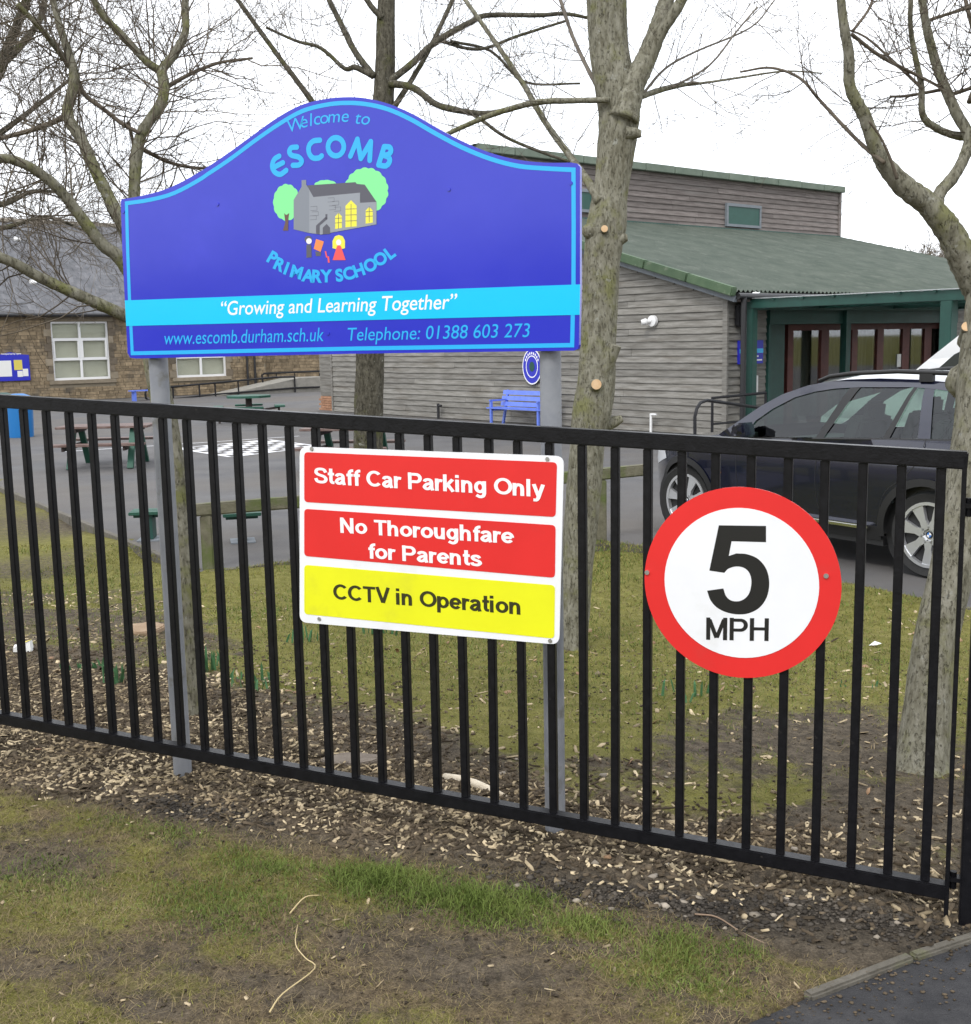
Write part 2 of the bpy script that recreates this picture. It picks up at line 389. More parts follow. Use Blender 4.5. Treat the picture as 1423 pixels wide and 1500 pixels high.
gtc = N.new('ShaderNodeTexCoord')
def gnoise(sc, d=6):
    n = N.new('ShaderNodeTexNoise'); n.inputs['Scale'].default_value = sc; n.inputs['Detail'].default_value = d; n.inputs['Roughness'].default_value = .65
    L.new(gtc.outputs['Object'], n.inputs['Vector']); return n.outputs['Fac']
def gramp(f, c1, c2, a=.35, b=.65):
    r = N.new('ShaderNodeValToRGB'); r.color_ramp.elements[0].position = a; r.color_ramp.elements[1].position = b
    r.color_ramp.elements[0].color = (*c1, 1); r.color_ramp.elements[1].color = (*c2, 1); L.new(f, r.inputs['Fac']); return r.outputs['Color']
def gmixc(f, a, b):
    m = N.new('ShaderNodeMix'); m.data_type = 'RGBA'; L.new(f, m.inputs[0]); L.new(a, m.inputs[6]); L.new(b, m.inputs[7]); return m.outputs[2]
soil = gramp(gnoise(22), (.050, .041, .030), (.125, .102, .074))
mossc = gramp(gnoise(9), (.115, .112, .025), (.19, .175, .055))
chipc = gramp(gnoise(60), (.062, .048, .033), (.22, .172, .115), .46, .70)
gravc = gramp(gnoise(70), (.026, .023, .020), (.070, .062, .052), .35, .7)
def breakup(out, sc):
    a = N.new('ShaderNodeMath'); a.operation = 'MULTIPLY_ADD'; L.new(gnoise(sc), a.inputs[0]); a.inputs[1].default_value = .9; a.inputs[2].default_value = -.45
    b = N.new('ShaderNodeMath'); b.operation = 'ADD'; b.use_clamp = True; L.new(out, b.inputs[0]); L.new(a.outputs[0], b.inputs[1])
    r = N.new('ShaderNodeMapRange'); r.interpolation_type = 'SMOOTHSTEP'; r.inputs['From Min'].default_value = .24; r.inputs['From Max'].default_value = .70; L.new(b.outputs[0], r.inputs['Value'])
    return r.outputs['Result']
thatch = gramp(gnoise(38, 8), (.075, .054, .032), (.22, .168, .094), .36, .68)
tf = N.new('ShaderNodeMath'); tf.operation = 'MULTIPLY'; L.new(va.outputs['Alpha'], tf.inputs[0])
tfr = N.new('ShaderNodeMapRange'); tfr.inputs['From Min'].default_value = .40; tfr.inputs['From Max'].default_value = .56; L.new(gnoise(5.5, 8), tfr.inputs['Value']); L.new(tfr.outputs['Result'], tf.inputs[1])
soil = gmixc(tf.outputs[0], soil, thatch)
c = gmixc(breakup(sx.outputs['Green'], 30), soil, chipc)
c = gmixc(breakup(sx.outputs['Red'], 26), c, mossc)
c = gmixc(sx.outputs['Blue'], c, gravc)
spk = N.new('ShaderNodeMapRange'); spk.inputs['From Min'].default_value = .3; spk.inputs['From Max'].default_value = .7; spk.inputs['To Min'].default_value = .55; spk.inputs['To Max'].default_value = 1.45; L.new(gnoise(150, 4), spk.inputs['Value'])
hsv = N.new('ShaderNodeHueSaturation'); L.new(spk.outputs['Result'], hsv.inputs['Value']); L.new(c, hsv.inputs['Color']); c = hsv.outputs['Color']
L.new(c, gb_.inputs['Base Color'])
bp = N.new('ShaderNodeBump'); bp.inputs['Strength'].default_value = .9; bp.inputs['Distance'].default_value = .02
L.new(gnoise(55, 8), bp.inputs['Height']); L.new(bp.outputs['Normal'], gb_.inputs['Normal'])
ground = np_mesh('ground', gv, gf, [gm], smooth=True, attrs={'zones': zattr}); ground['kind'] = 'structure'

# playground tarmac, with the painted marks on it
M['tarmac'] = mat('old_tarmac', (.078, .077, .080), (.110, .108, .109), 1.1, rough=.75, rvar=.15, bump=.5, bscale=160, c3=(.105, .095, .085), c3scale=.22, c3ramp=(.42, .62), spec=.3)
M['tarmac2'] = mat('path_tarmac', (.038, .038, .041), (.066, .065, .067), 12, rough=.8, bump=1.0, bscale=170, c3=(.085, .075, .06), c3scale=3, c3ramp=(.58, .75), spec=.2)
M['kerb'] = mat('kerb_concrete', (.085, .076, .060), (.13, .118, .096), 20, rough=.9, bump=.6, bscale=90, c3=(.10, .10, .05), c3scale=5)
M['paint'] = mat('ground_paint', (.72, .72, .74), (.50, .50, .52), 9, rough=.7)
mb = MB(); mb.prism([tuple(p) for p in PG_POLY], (0, 0, 0), (1, 0, 0), (0, 1, 0), (0, 0, 1), -.12, 0.0)
playground = mb.build('playground', M['tarmac']); playground['kind'] = 'structure'
mb = MB()
cb = [on_z(262, 657)[:2], on_z(340, 669)[:2], on_z(466, 654)[:2], on_z(392, 644.5)[:2]]
bil = lambda u, v: cb[0] * (1 - u) * (1 - v) + cb[1] * u * (1 - v) + cb[2] * u * v + cb[3] * (1 - u) * v
for i in range(8):
    for j in range(8):
        if (i + j) % 2 == 0:
            q = [bil(i / 8, j / 8), bil((i + 1) / 8, j / 8), bil((i + 1) / 8, (j + 1) / 8), bil(i / 8, (j + 1) / 8)]
            mb.add([(*p, .004) for p in q], [(0, 1, 2, 3)])
for p, q in ((cb[0], cb[1]), (cb[1], cb[2]), (cb[2], cb[3]), (cb[3], cb[0])):
    d = (q - p) / np.linalg.norm(q - p); nn = np.array([d[1], -d[0]]) * .09
    mb.add([(*(p), .004), (*(q), .004), (*(q + nn), .004), (*(p + nn), .004)], [(0, 1, 2, 3)])
mb.build('chessboard_marking', M['paint'], playground)
mb = MB()
for a_, b_ in (((95, 662), (262, 651)), ((262, 651), (440, 639))):
    p = on_z(*a_)[:2]; q = on_z(*b_)[:2]; d = (q - p) / np.linalg.norm(q - p); nn = np.array([-d[1], d[0]]) * .08
    mb.add([(*p, .004), (*q, .004), (*(q + nn), .004), (*(p + nn), .004)], [(0, 1, 2, 3)])
mb.build('painted_line', M['paint'], playground)

# path tarmac at the bottom right corner
bm = bmesh.new()
vv = [bm.verts.new((p[0], p[1], 0)) for p in PATH_POLY]; bm.faces.new(vv)
for k in np.arange(-1, 6.2, .12): bmesh.ops.bisect_plane(bm, geom=bm.verts[:] + bm.edges[:] + bm.faces[:], plane_co=(k, 0, 0), plane_no=(1, 0, 0))
for k in np.arange(.6, 3.8, .12): bmesh.ops.bisect_plane(bm, geom=bm.verts[:] + bm.edges[:] + bm.faces[:], plane_co=(0, k, 0), plane_no=(0, 1, 0))
for v in bm.verts: v.co.z = float(h(v.co.x, v.co.y)) + .004
bmesh.ops.recalc_face_normals(bm, faces=bm.faces)
me = bpy.data.meshes.new('path'); bm.to_mesh(me); bm.free(); me.materials.append(M['tarmac2'])
if me.polygons[0].normal.z < 0: me.flip_normals()
path = bpy.data.objects.new('path', me); COL.objects.link(path); path['kind'] = 'structure'

def resample(E, step):
    out = [np.asarray(E[0])]
    for p, q in zip(E[:-1], E[1:]):
        n = max(1, int(np.linalg.norm(q - p) / step))
        out += [p + (q - p) * (i + 1) / n for i in range(n)]
    return out
def chaikin(E, it=2):
    for _ in range(it):
        o = [E[0]]
        for p, q in zip(E[:-1], E[1:]): o += [p * .75 + q * .25, p * .25 + q * .75]
        E = o + [E[-1]]
    return E
kerb = bpy.data.objects.new('kerb', None); COL.objects.link(kerb); kerb['kind'] = 'structure'
def edging(E, w, up, hfun, step, lab):
    pts = resample(E, step)
    for p, q in zip(pts[:-1], pts[1:]):
        d = (q - p); Ln = np.linalg.norm(d); d /= Ln
        p = p + d * .004; q = q - d * .004
        a = np.array([*p, hfun(*p) + up - .06]); b = np.array([*q, hfun(*q) + up - .06])
        m_ = MB(); m_.beam(a, b, w, .12)
        m_.build('edging_stone', M['kerb'], kerb, bevel=.006)
edging([PG_L1 + _d * 1.2, PG_L1, PG_L0, PG_C], .07, .035, lambda x, y: 0.0, .9, 1)
edging([PG_C] + PG_M, .07, .02, lambda x, y: 0.0, .9, 1)
edging([np.asarray(PATH_EDGE[k]) for k in (0, 2, 4)], .032, .019, lambda x, y: float(h(x, y)), 1.6, 2)

# ------------------------------------------------------------------ lettering: heavy sans strokes (no font) and the built-in font
def ell(cx, cy, rx, ry, a0, a1, n=18):
    return [(cx + rx * math.cos(math.radians(a)), cy + ry * math.sin(math.radians(a))) for a in np.linspace(a0, a1, n)]
def smooth(pts, n=6):
    P = [np.array(p, float) for p in pts]; o = []
    for i in range(len(P) - 1):
        p0 = P[i - 1] if i else 2 * P[0] - P[1]; p1, p2 = P[i], P[i + 1]; p3 = P[i + 2] if i + 2 < len(P) else 2 * P[-1] - P[-2]
        for t in np.linspace(0, 1, n, endpoint=False):
            o.append(tuple(.5 * (2 * p1 + (p2 - p0) * t + (2 * p0 - 5 * p1 + 4 * p2 - p3) * t * t + (3 * p1 - p0 - 3 * p2 + p3) * t ** 3)))
    return o + [tuple(P[-1])]
_arch = smooth([(.12, .38), (.19, .56), (.36, .635), (.53, .56), (.57, .38)]) + [(.57, 0)]
GLY = {
 'S': (.92, [smooth([(.79, .70), (.68, .86), (.45, .905), (.22, .86), (.14, .70), (.25, .58), (.46, .51), (.70, .43), (.79, .28), (.69, .14), (.45, .095), (.20, .15), (.11, .32)])]),
 't': (.46, [smooth([(.21, .96), (.21, .5), (.21, .24), (.27, .12), (.43, .10)]), [(.01, .63), (.43, .63)]]),
 'a': (.76, [smooth([(.11, .50), (.18, .60), (.34, .635), (.50, .59), (.55, .45), (.55, .2), (.62, 0)]), smooth([(.54, .41), (.26, .35), (.11, .20), (.22, .085), (.40, .11), (.55, .27)])]),
 'f': (.46, [smooth([(.48, .91), (.34, .90), (.22, .78), (.22, .5), (.22, 0)]), [(.02, .63), (.44, .63)]]),
 'C': (1.0, [ell(.52, .5, .41, .40, 42, 318, 26)]),
 'r': (.50, [[(.12, .725), (.12, 0)], smooth([(.12, .36), (.18, .55), (.30, .62), (.47, .60)])]),
 'P': (.92, [[(.12, 1), (.12, 0)], [(.12, .9), (.50, .9)] + ell(.52, .68, .24, .22, 90, -90) + [(.12, .46)]]),
 'k': (.74, [[(.12, 1), (.12, 0)], [(.60, .725), (.14, .26)], [(.28, .42), (.63, 0)]]),
 'i': (.37, [[(.13, .725), (.13, 0)], [(.13, .83), (.13, 1)]]),
 'n': (.80, [[(.12, .725), (.12, 0)], _arch]),
 'h': (.80, [[(.12, 1), (.12, 0)], _arch]),
 'g': (.80, [ell(.34, .365, .24, .27, 0, 360, 26), [(.60, .725), (.60, .1)] + smooth([(.60, .02), (.53, -.14), (.34, -.20), (.12, -.11)])]),
 'O': (1.08, [ell(.53, .5, .43, .40, 0, 360, 32)]),
 'l': (.37, [[(.13, 1), (.13, 0)]]),
 'y': (.72, [[(.08, .725), (.34, .05)], [(.62, .725), (.36, .02)] + smooth([(.33, -.07), (.23, -.18), (.05, -.18)])]),
 'N': (1.0, [[(.12, 1), (.12, 0)], [(.78, 1), (.78, 0)], [(.14, .96), (.76, .04)]]),
 'o': (.82, [ell(.39, .365, .28, .27, 0, 360, 26)]),
 'T': (.88, [[(.02, .9), (.84, .9)], [(.43, .9), (.43, 0)]]),
 'u': (.80, [[(.12, .725)] + smooth([(.12, .33), (.18, .14), (.34, .085), (.50, .15), (.57, .34)]), [(.57, .725), (.57, 0)]]),
 'e': (.78, [[(.14, .36), (.62, .36)], ell(.38, .365, .27, .27, 0, 322, 26)]),
 's': (.74, [smooth([(.57, .52), (.46, .62), (.33, .638), (.18, .60), (.14, .51), (.22, .42), (.38, .365), (.54, .30), (.59, .20), (.48, .105), (.33, .082), (.15, .12), (.09, .22)])]),
 'V': (.90, [[(.08, 1), (.44, .04)], [(.82, 1), (.46, .04)]]),
 'p': (.80, [[(.12, .725), (.12, -.275)], ell(.40, .365, .26, .27, 0, 360, 26)]),
 'M': (1.08, [[(.12, 1), (.12, 0)], [(.90, 1), (.90, 0)], [(.17, .92), (.505, .10)], [(.85, .92), (.515, .10)]]),
 'H': (1.0, [[(.12, 1), (.12, 0)], [(.78, 1), (.78, 0)], [(.12, .53), (.78, .53)]]),
 ' ': (.40, []),
}
def stroke(path, w, closed_round=False):
    """flat ribbon along a 2-D path: quads, mitred joints; round caps when asked"""
    P = [np.array(p, float) for p in path]
    if np.linalg.norm(P[0] - P[-1]) < 1e-6 and len(P) > 4: loop = True; P = P[:-1]
    else: loop = False
    n = len(P); Lf, Rt = [], []
    for i in range(n):
        a = P[(i - 1) % n] if (i or loop) else None; b = P[(i + 1) % n] if (i < n - 1 or loop) else None
        d1 = (P[i] - a) if a is not None else (b - P[i]); d2 = (b - P[i]) if b is not None else (P[i] - a)
        d1 /= np.linalg.norm(d1) + 1e-12; d2 /= np.linalg.norm(d2) + 1e-12
        t = d1 + d2; t /= np.linalg.norm(t) + 1e-12; nn = np.array([-t[1], t[0]])
        k = 1 / max(.55, nn.dot(np.array([-d1[1], d1[0]])))
        Lf.append(P[i] + nn * w / 2 * k); Rt.append(P[i] - nn * w / 2 * k)
    vs = Lf + Rt; fs = [(i, i + 1, n + i + 1, n + i) for i in range(n - 1)]
    if loop: fs.append((n - 1, 0, n, 2 * n - 1))
    if closed_round and not loop:
        for e, o_ in ((0, 1), (n - 1, n - 2)):
            d = P[e] - P[o_]; a0 = math.atan2(d[1], d[0]); b = len(vs)
            vs += [P[e] + w / 2 * np.array([math.cos(a0 + x), math.sin(a0 + x)]) for x in np.linspace(-math.pi / 2, math.pi / 2, 9)]
            fs.append(tuple(range(b, b + 9)))
    return vs, fs
class Flat:
    """a printed plane: 3-D frame plus pixel -> plane mapping"""
    def __init__(s, o, ax, az, out): s.o = np.asarray(o, float); s.ax, s.az, s.out = (np.asarray(q, float) for q in (ax, az, out))
    def px(s, x, y):
        q = isect(x, y, s.o, s.out) - s.o; return np.array([q @ s.ax, q @ s.az])
    def w(s, p, d): return s.o + s.ax * p[0] + s.az * p[1] + s.out * d
    def poly(s, mb, pts, d0, d1):
        mb.prism([tuple(p) for p in pts], s.o, s.ax, s.az, s.out, d0, d1)
    def sheet(s, mb, vs, fs, d): mb.add([s.w(p, d) for p in vs], fs)
def text_strokes(fl, mb, txt, base_l, base_r, cap_px, d, w=.225):
    """stroke text between two baseline pixels with the given cap height in pixels"""
    a = fl.px(*base_l); b = fl.px(*base_r); mx, my = (base_l[0] + base_r[0]) / 2, (base_l[1] + base_r[1]) / 2
    up = fl.px(mx, my - cap_px) - fl.px(mx, my); H = np.linalg.norm(up)
    tw = sum(GLY[c][0] for c in txt) - .1; ex = (b - a) / tw; up = np.array([0, H])
    x = 0; k = 0
    for c in txt:
        wd, st = GLY[c]
        for p in st:
            vs, fs = stroke([(q[0], q[1] * 1.38) for q in p], w); k += 1
            fl.sheet(mb, [a + ex * (x + q[0]) + up * (q[1] / 1.38) for q in vs], fs, d + .0002 * (k % 4))
        x += wd
def font_mesh(txt, bold=0.0):
    c = bpy.data.curves.new('lettering', 'FONT'); c.body = txt; c.offset = bold; c.resolution_u = 5
    o = bpy.data.objects.new('lettering', c); COL.objects.link(o)
    bpy.context.view_layer.update()
    me = bpy.data.meshes.new_from_object(o.evaluated_get(bpy.context.evaluated_depsgraph_get()))
    vs = [(v.co.x, v.co.y) for v in me.vertices]; fs = [tuple(p.vertices) for p in me.polygons]
    bpy.data.objects.remove(o); bpy.data.meshes.remove(me); bpy.data.curves.remove(c)
    return vs, fs
def text_font(fl, mb, txt, base_l, base_r, cap_px, d, shear=0.0, bold=0.0, capu=.69):
    vs, fs = font_mesh(txt, bold)
    x0 = min(v[0] for v in vs); x1 = max(v[0] for v in vs)
    a = fl.px(*base_l); b = fl.px(*base_r); mx, my = (base_l[0] + base_r[0]) / 2, (base_l[1] + base_r[1]) / 2
    H = np.linalg.norm(fl.px(mx, my - cap_px) - fl.px(mx, my)) / capu
    ex = (b - a) / (x1 - x0)
    fl.sheet(mb, [a + ex * (v[0] - x0) + np.array([shear * v[1] * H, v[1] * H]) for v in vs], fs, d)
def char_font(fl, mb, ch, px, py, ang, cap_px, d, shear=0., bold=0., wsc=1.0, capu=.69):
    vs, fs = font_mesh(ch, bold); xm = (min(v[0] for v in vs) + max(v[0] for v in vs)) / 2
    ca, sn = math.cos(math.radians(ang)), math.sin(math.radians(ang)); k = cap_px / capu
    o = []
    for vx, vy in vs:
        x = (vx - xm) * wsc * k + shear * (vy - capu / 2) * k; y = (vy - capu / 2) * k
        o.append(fl.px(px + x * ca - y * sn, py - (x * sn + y * ca)))
    fl.sheet(mb, o, fs, d)

# ------------------------------------------------------------------ railing
def fp(k, z=0.0, off=0.0):
    """point on the fence line: bar number k, height above the bottom rail top, offset towards the camera"""
    return FB0 + FU * FD * k + UP * z - FN * off
fence = thing('railing_fence', 'black metal railing with two flat rails carrying the parking and speed signs', 'railing', fp(16) * [1, 1, 0] + [0, 0, .45])
def rail(name, k0, k1, ztop, hgt, dep):
    m_ = MB(); a, b = fp(k0, ztop - hgt / 2), fp(k1, ztop - hgt / 2); m_.beam(a, b, dep, hgt)
    return m_.build(name, M['black'], fence, bevel=.004)
rail('top_rail', -14, 33.66, FH, .047, .044)
rail('bottom_rail', -14, 33.58, 0, .043, .044)
m_ = MB(); hw = .0125; zt, zb = FH - .046, -.002
m_.obox((0, 0, (zt + zb) / 2), FU2 * hw, FN * hw, UP * (zt - zb) / 2)
ORG['_bar'] = ORG[fence.name]; ORG[fence.name] = (0, 0, 0)
bar0 = m_.build('railing_bar', M['black'], fence, bevel=.003)
ORG[fence.name] = ORG['_bar']
bar0.location = tuple(fp(-4) - np.array(ORG[fence.name]))
for k in range(-3, 34):
    b = bar0.copy(); COL.objects.link(b); b.parent = fence; b.location = tuple(fp(k) - np.array(ORG[fence.name])); b.rotation_euler = (rnd.gauss(0, .0012), rnd.gauss(0, .0012), rnd.gauss(0, .03))
m_ = MB(); p = fp(33.585); m_.obox(p + UP * (FH / 2 - .055), FU2 * .006, FN * .022, UP * (FH / 2 + .045))
m_.build('end_stile', M['black'], fence, bevel=.002)
gp = gh(1436, 1362); gpz = float(h(gp[0], gp[1]))
gp2 = fp(34.27); gbase = np.array([gp2[0], gp2[1], gpz - .02])
gpost = thing('gate_post', 'thick black square metal post at the right end of the railing', 'post', gbase)
m_ = MB(); gtop = 1.41; m_.obox(gbase + UP * gtop / 2, FU2 * .036, FN * .036, UP * gtop / 2); m_.build('post_shaft', M['black'], gpost, bevel=.005)
m_ = MB(); m_.obox(gbase + UP * (gtop + .006), FU2 * .039, FN * .039, UP * .006); m_.build('post_cap', M['black'], gpost, bevel=.003)
for zz in (.10, 1.155):
    m_ = MB(); q = fp(33.74); q = np.array([q[0], q[1], fp(34)[2] + zz - .08])
    m_.beam(q - FU2 * .012, q + FU2 * .018, .03, .012); m_.tube([q - FU2 * .0 - UP * .03, q + UP * .02], .009, 8)
    m_.build('hinge_bracket', M['black'], gpost)

# ------------------------------------------------------------------ signs fixed to the railing
fso = FB0 - FN * .017
def rrect(x0, x1, z0, z1, r, n=6):
    o = []
    for cx, cz, a in ((x1 - r, z1 - r, 0), (x0 + r, z1 - r, 90), (x0 + r, z0 + r, 180), (x1 - r, z0 + r, 270)):
        o += [(cx + r * math.cos(math.radians(a + t)), cz + r * math.sin(math.radians(a + t))) for t in np.linspace(0, 90, n)]
    return o
FUx = FU / np.linalg.norm(FU)
pl = Flat(fso, FU2, UP, -FN)
wq = [pl.px(*q) for q in ((440, 654), (827, 668), (820, 944), (440, 911))]
pc = sum(wq) / 4
def quad_round(q, r, n=6):
    """rounded quadrilateral through four corners (tl, tr, br, bl)"""
    o = []
    for i in range(4):
        c = q[i]; a = q[i - 1] - c; b = q[(i + 1) % 4] - c; a = a / np.linalg.norm(a); b = b / np.linalg.norm(b)
        for t in np.linspace(0, 1, n):
            o.append((1 - t) ** 2 * (c + a * r) + 2 * t * (1 - t) * c + t * t * (c + b * r))
    return o
psign = thing('parking_sign', 'white rectangular sign with two red panels and a yellow panel about parking and CCTV', 'sign', pl.w(pc, 0))
m_ = MB(); pl.poly(m_, quad_round(wq, .028), 0, .004); m_.build('backing_board', M['sign_white'], psign)
def panel(q4, name, mt):
    m_ = MB(); pl.poly(m_, quad_round([pl.px(*q) for q in q4], .014), .0041, .0052); m_.build(name, mt, psign)
panel(((447, 662), (817, 677), (815, 757), (447, 735)), 'red_panel', M['red'])
panel(((447, 745), (815, 769), (814, 846), (447, 814)), 'red_panel', M['red'])
panel(((447, 827), (814, 857), (813, 935), (447, 899)), 'yellow_panel', M['yellow'])
for t_, l_, r_, cp_, mt in (('Staff Car Parking Only', (462, 707.5), (797, 728), 24.5, 'white_print'), ('No Thoroughfare', (500, 780), (752.5, 796), 23, 'white_print'), ('for Parents', (541, 817.5), (706, 829.5), 23, 'white_print'), ('CCTV in Operation', (490, 877.5), (764, 900), 24, 'ink_brown')):
    m_ = MB(); text_strokes(pl, m_, t_, l_, r_, cp_, .0056); m_.build('lettering', M[mt], psign, fixn=False)
for q in ((458, 657), (803, 672), (807, 938), (469, 906)):
    m_ = MB(); c_ = pl.w(pl.px(*q), 0); m_.disc(c_, FU2, UP, -FN, 0, .0065, .003, .0075, 12); m_.build('bolt', M['steel'], psign)
ssign = None
dl, dr, dt, db = pl.px(943, 852), pl.px(1231.5, 856), pl.px(1086, 713.5), pl.px(1088, 992.5)
dc = (dl + dr + dt + db) / 4; dr_ = (np.linalg.norm(dr - dl) + np.linalg.norm(dt - db)) / 4
ssign = thing('speed_sign', 'round white speed sign with a red ring reading five miles per hour', 'sign', pl.w(dc, 0))
m_ = MB(); m_.disc(pl.w(dc, 0), FU2, UP, -FN, 0, dr_, 0, .004, 72); m_.build('red_ring', M['red'], ssign)
m_ = MB(); m_.disc(pl.w(dc, 0), FU2, UP, -FN, 0, dr_ * .785, .0041, .0052, 72); m_.build('white_face', M['sign_white'], ssign)
five = [(330, 148), (478, 150), (478, 201), (370, 198), (361, 244), (385, 236), (420, 239), (455, 255), (480, 288), (488, 330), (480, 374), (455, 408), (415, 426), (370, 425), (330, 410), (305, 385), (293, 353), (344, 346), (353, 371), (372, 385), (400, 384), (423, 365), (432, 330), (427, 300), (410, 282), (385, 277), (360, 284), (347, 297), (300, 290)]
five_s = [five[i] for i in range(5)] + smooth(five[5:17], 4) + smooth(five[17:28], 4) + [five[28]]
m_ = MB(); P_ = [pl.px(900 + x / 2.143, 700 + y / 2.143) for x, y in five_s]
tri = tessellate_polygon([[Vector((p[0], p[1], 0)) for p in P_]]); pl.sheet(m_, P_, [tuple(t) for t in tri], .0056); m_.build('numeral', M['ink'], ssign)
m_ = MB(); text_strokes(pl, m_, 'MPH', (1034.5, 936.5), (1127.5, 938.5), 33, .0056, .19); m_.build('lettering', M['ink'], ssign, fixn=False)
for q in ((949, 838), (1211, 843)):
    m_ = MB(); m_.disc(pl.w(pl.px(*q), 0), FU2, UP, -FN, 0, .007, .003, .009, 12); m_.build('bolt', M['steel'], ssign)

# ------------------------------------------------------------------ school sign on two posts
SCL = .912
sO = np.array([-1.4091 * SCL, 4.6622 * SCL, EYE - .0412 * SCL])
SAZ = -.3712; SU = np.array([math.cos(SAZ), math.sin(SAZ), 0]); SN = np.array([SU[1], -SU[0], 0])      # SN faces the camera
sb = Flat(sO, SU, UP, SN)
school = thing('school_sign', 'big blue arched welcome board on two grey posts behind the railing', 'sign', sO * [1, 1, 0] + [0, 0, .5] + SU * .85)
top_px = [(178, 292), (215, 285), (250, 274), (290, 253), (330, 227), (370, 198), (405, 173), (440, 154), (475, 145), (505, 142), (535, 143.5), (570, 152), (605, 167), (640, 187), (680, 208), (720, 224), (760, 234), (800, 238), (838, 238)]
top_s = smooth(top_px, 4)
out_px = top_s + [(846, 239.5), (850, 244), (850, 420), (848.5, 505), (847, 511), (841, 513.5), (520, 518), (200, 525), (191, 524), (187, 517), (183, 440), (179, 360), (177, 296)]
out = [sb.px(*q) for q in out_px]
BT = .02
m_ = MB(); sb.poly(m_, out, -BT, 0); m_.build('board', M['sign_blue'], school)
# border line: inside the outline
trim_px = smooth([(184, 296), (218, 291), (254, 281), (295, 259), (335, 233), (374, 204), (409, 180), (443, 161), (476, 152), (505, 149), (535, 150.5), (568, 158), (602, 173), (637, 193), (677, 214), (719, 231), (760, 241.5), (800, 245), (840.5, 247)], 4)
trim_px = [(x + (1.5 if x < 300 else 0), y + 1.6) for x, y in trim_px]
closed = trim_px + [(840.8, 330), (840.5, 420), (838.5, 505.5), (520, 510.5), (194, 517.5), (190, 440), (187, 360)]
P_ = [sb.px(*q) for q in closed] ; P_.append(P_[0])
m_ = MB(); vs, fs = stroke(P_, .0135); sb.sheet(m_, vs, fs, .0006); m_.build('border_line', M['trim'], school)
m_ = MB(); sb.poly(m_, [sb.px(*q) for q in ((183.2, 440), (850.3, 416.5), (849.6, 461), (185.2, 477.5))], .0002, .0012); m_.build('cyan_band', M['band'], school)
m_ = MB(); text_font(sb, m_, '“Growing and Learning Together”', (323, 461.5), (668, 452), 21, .0017, shear=.16, bold=.006); m_.build('lettering', M['white_print'], school, fixn=False)
for t_, l_, r_, c_ in (('www.escomb.durham.sch.uk', (240, 504.5), (474, 499.5), 19.5), ('Telephone: 01388 603 273', (508, 499), (775, 493.5), 19.5)):
    m_ = MB(); text_font(sb, m_, t_, l_, r_, c_, .0008, shear=.16); m_.build('lettering', M['trim'], school, fixn=False)
cr = lambda x, y: (380 + x / 5.173, 140 + y / 5.173)      # crop coordinates of the emblem
m_ = MB()
for ch, x, y, a in (('W', 277, 216, 14), ('e', 341, 208, 10), ('l', 393, 181, 8), ('c', 440, 186, 7), ('o', 495, 178, 5), ('m', 570, 170, 3), ('e', 655, 166, 0), ('t', 752, 165, -4), ('o', 812, 187, -8)):
    if ch in 'ecom': y -= 24 * .0
    q = cr(x, y); lift = {'e': 3.0, 'c': 3.0, 'o': 3.0, 'm': 3.0}.get(ch, 0)
    char_font(sb, m_, ch, q[0], q[1] - lift, a, 18.5, .0008, shear=.16, wsc=.95)
m_.build('lettering', M['trim'], school, fixn=False)
m_ = MB(); k = 0
esc = [[(152, 458), (115, 483), (99, 533), (118, 578), (160, 596), (205, 566)], [(108, 545), (180, 508)], [(286, 390), (245, 395), (229, 425), (248, 452), (300, 466), (323, 495), (303, 524), (256, 528)],
       [(460, 337), (412, 344), (379, 378), (377, 430), (405, 470), (450, 472), (474, 456)],
       [(582 + 60 * math.sin(t), 387 - 69 * math.cos(t)) for t in np.linspace(0, 2 * math.pi, 25)],
       [(692, 458), (745, 330)], [(745, 330), (771, 476)], [(771, 476), (846, 348)], [(846, 348), (838, 490)],
       [(948, 386), (905, 525)], [(948, 386), (990, 392), (998, 425), (972, 448), (930, 450)], [(930, 450), (980, 466), (988, 500), (960, 532), (905, 525)]]
for p in esc:
    q = smooth(p, 5) if 3 < len(p) < 20 else p
    w_ = [sb.px(*cr(*a)) for a in q]; vs, fs = stroke(w_, .0172, True); k += 1
    sb.sheet(m_, vs, fs, .0008 + .00015 * (k % 4))
m_.build('lettering', M['trim'], school, fixn=False)
m_ = MB()
for ch, x, y, a in (('P', 103, 1228, -30), ('R', 158, 1280, -25), ('I', 207, 1308, -20), ('M', 284, 1336, -15), ('A', 372, 1364, -9), ('R', 440, 1368, -4), ('Y', 508, 1366, 1),
                    ('S', 607, 1360, 7), ('C', 678, 1346, 12), ('H', 755, 1322, 19), ('O', 842, 1283, 25), ('O', 918, 1236, 31), ('L', 990, 1190, 37)):
    q = cr(x, y); char_font(sb, m_, ch, q[0], q[1], a, 17.0, .0008, bold=.042, wsc=.95)
m_.build('lettering', M['trim'], school, fixn=False)
def draw(name, mt, polys, d):
    m_ = MB()
    for P in polys:
        w_ = [sb.px(*cr(*a)) for a in P]
        tri = tessellate_polygon([[Vector((p[0], p[1], 0)) for p in w_]]); sb.sheet(m_, w_, [tuple(t) for t in tri], d)
    m_.build(name, M[mt], school)
def scallop(cx, cy, rx, ry, n, amp=.06, a0=0, a1=360):
    return [(cx + rx * (1 + amp * abs(math.sin(n * math.radians(a) / 2))) * math.cos(math.radians(a)), cy + ry * (1 + amp * abs(math.sin(n * math.radians(a) / 2))) * math.sin(math.radians(a))) for a in np.linspace(a0, a1, 90, endpoint=False)]
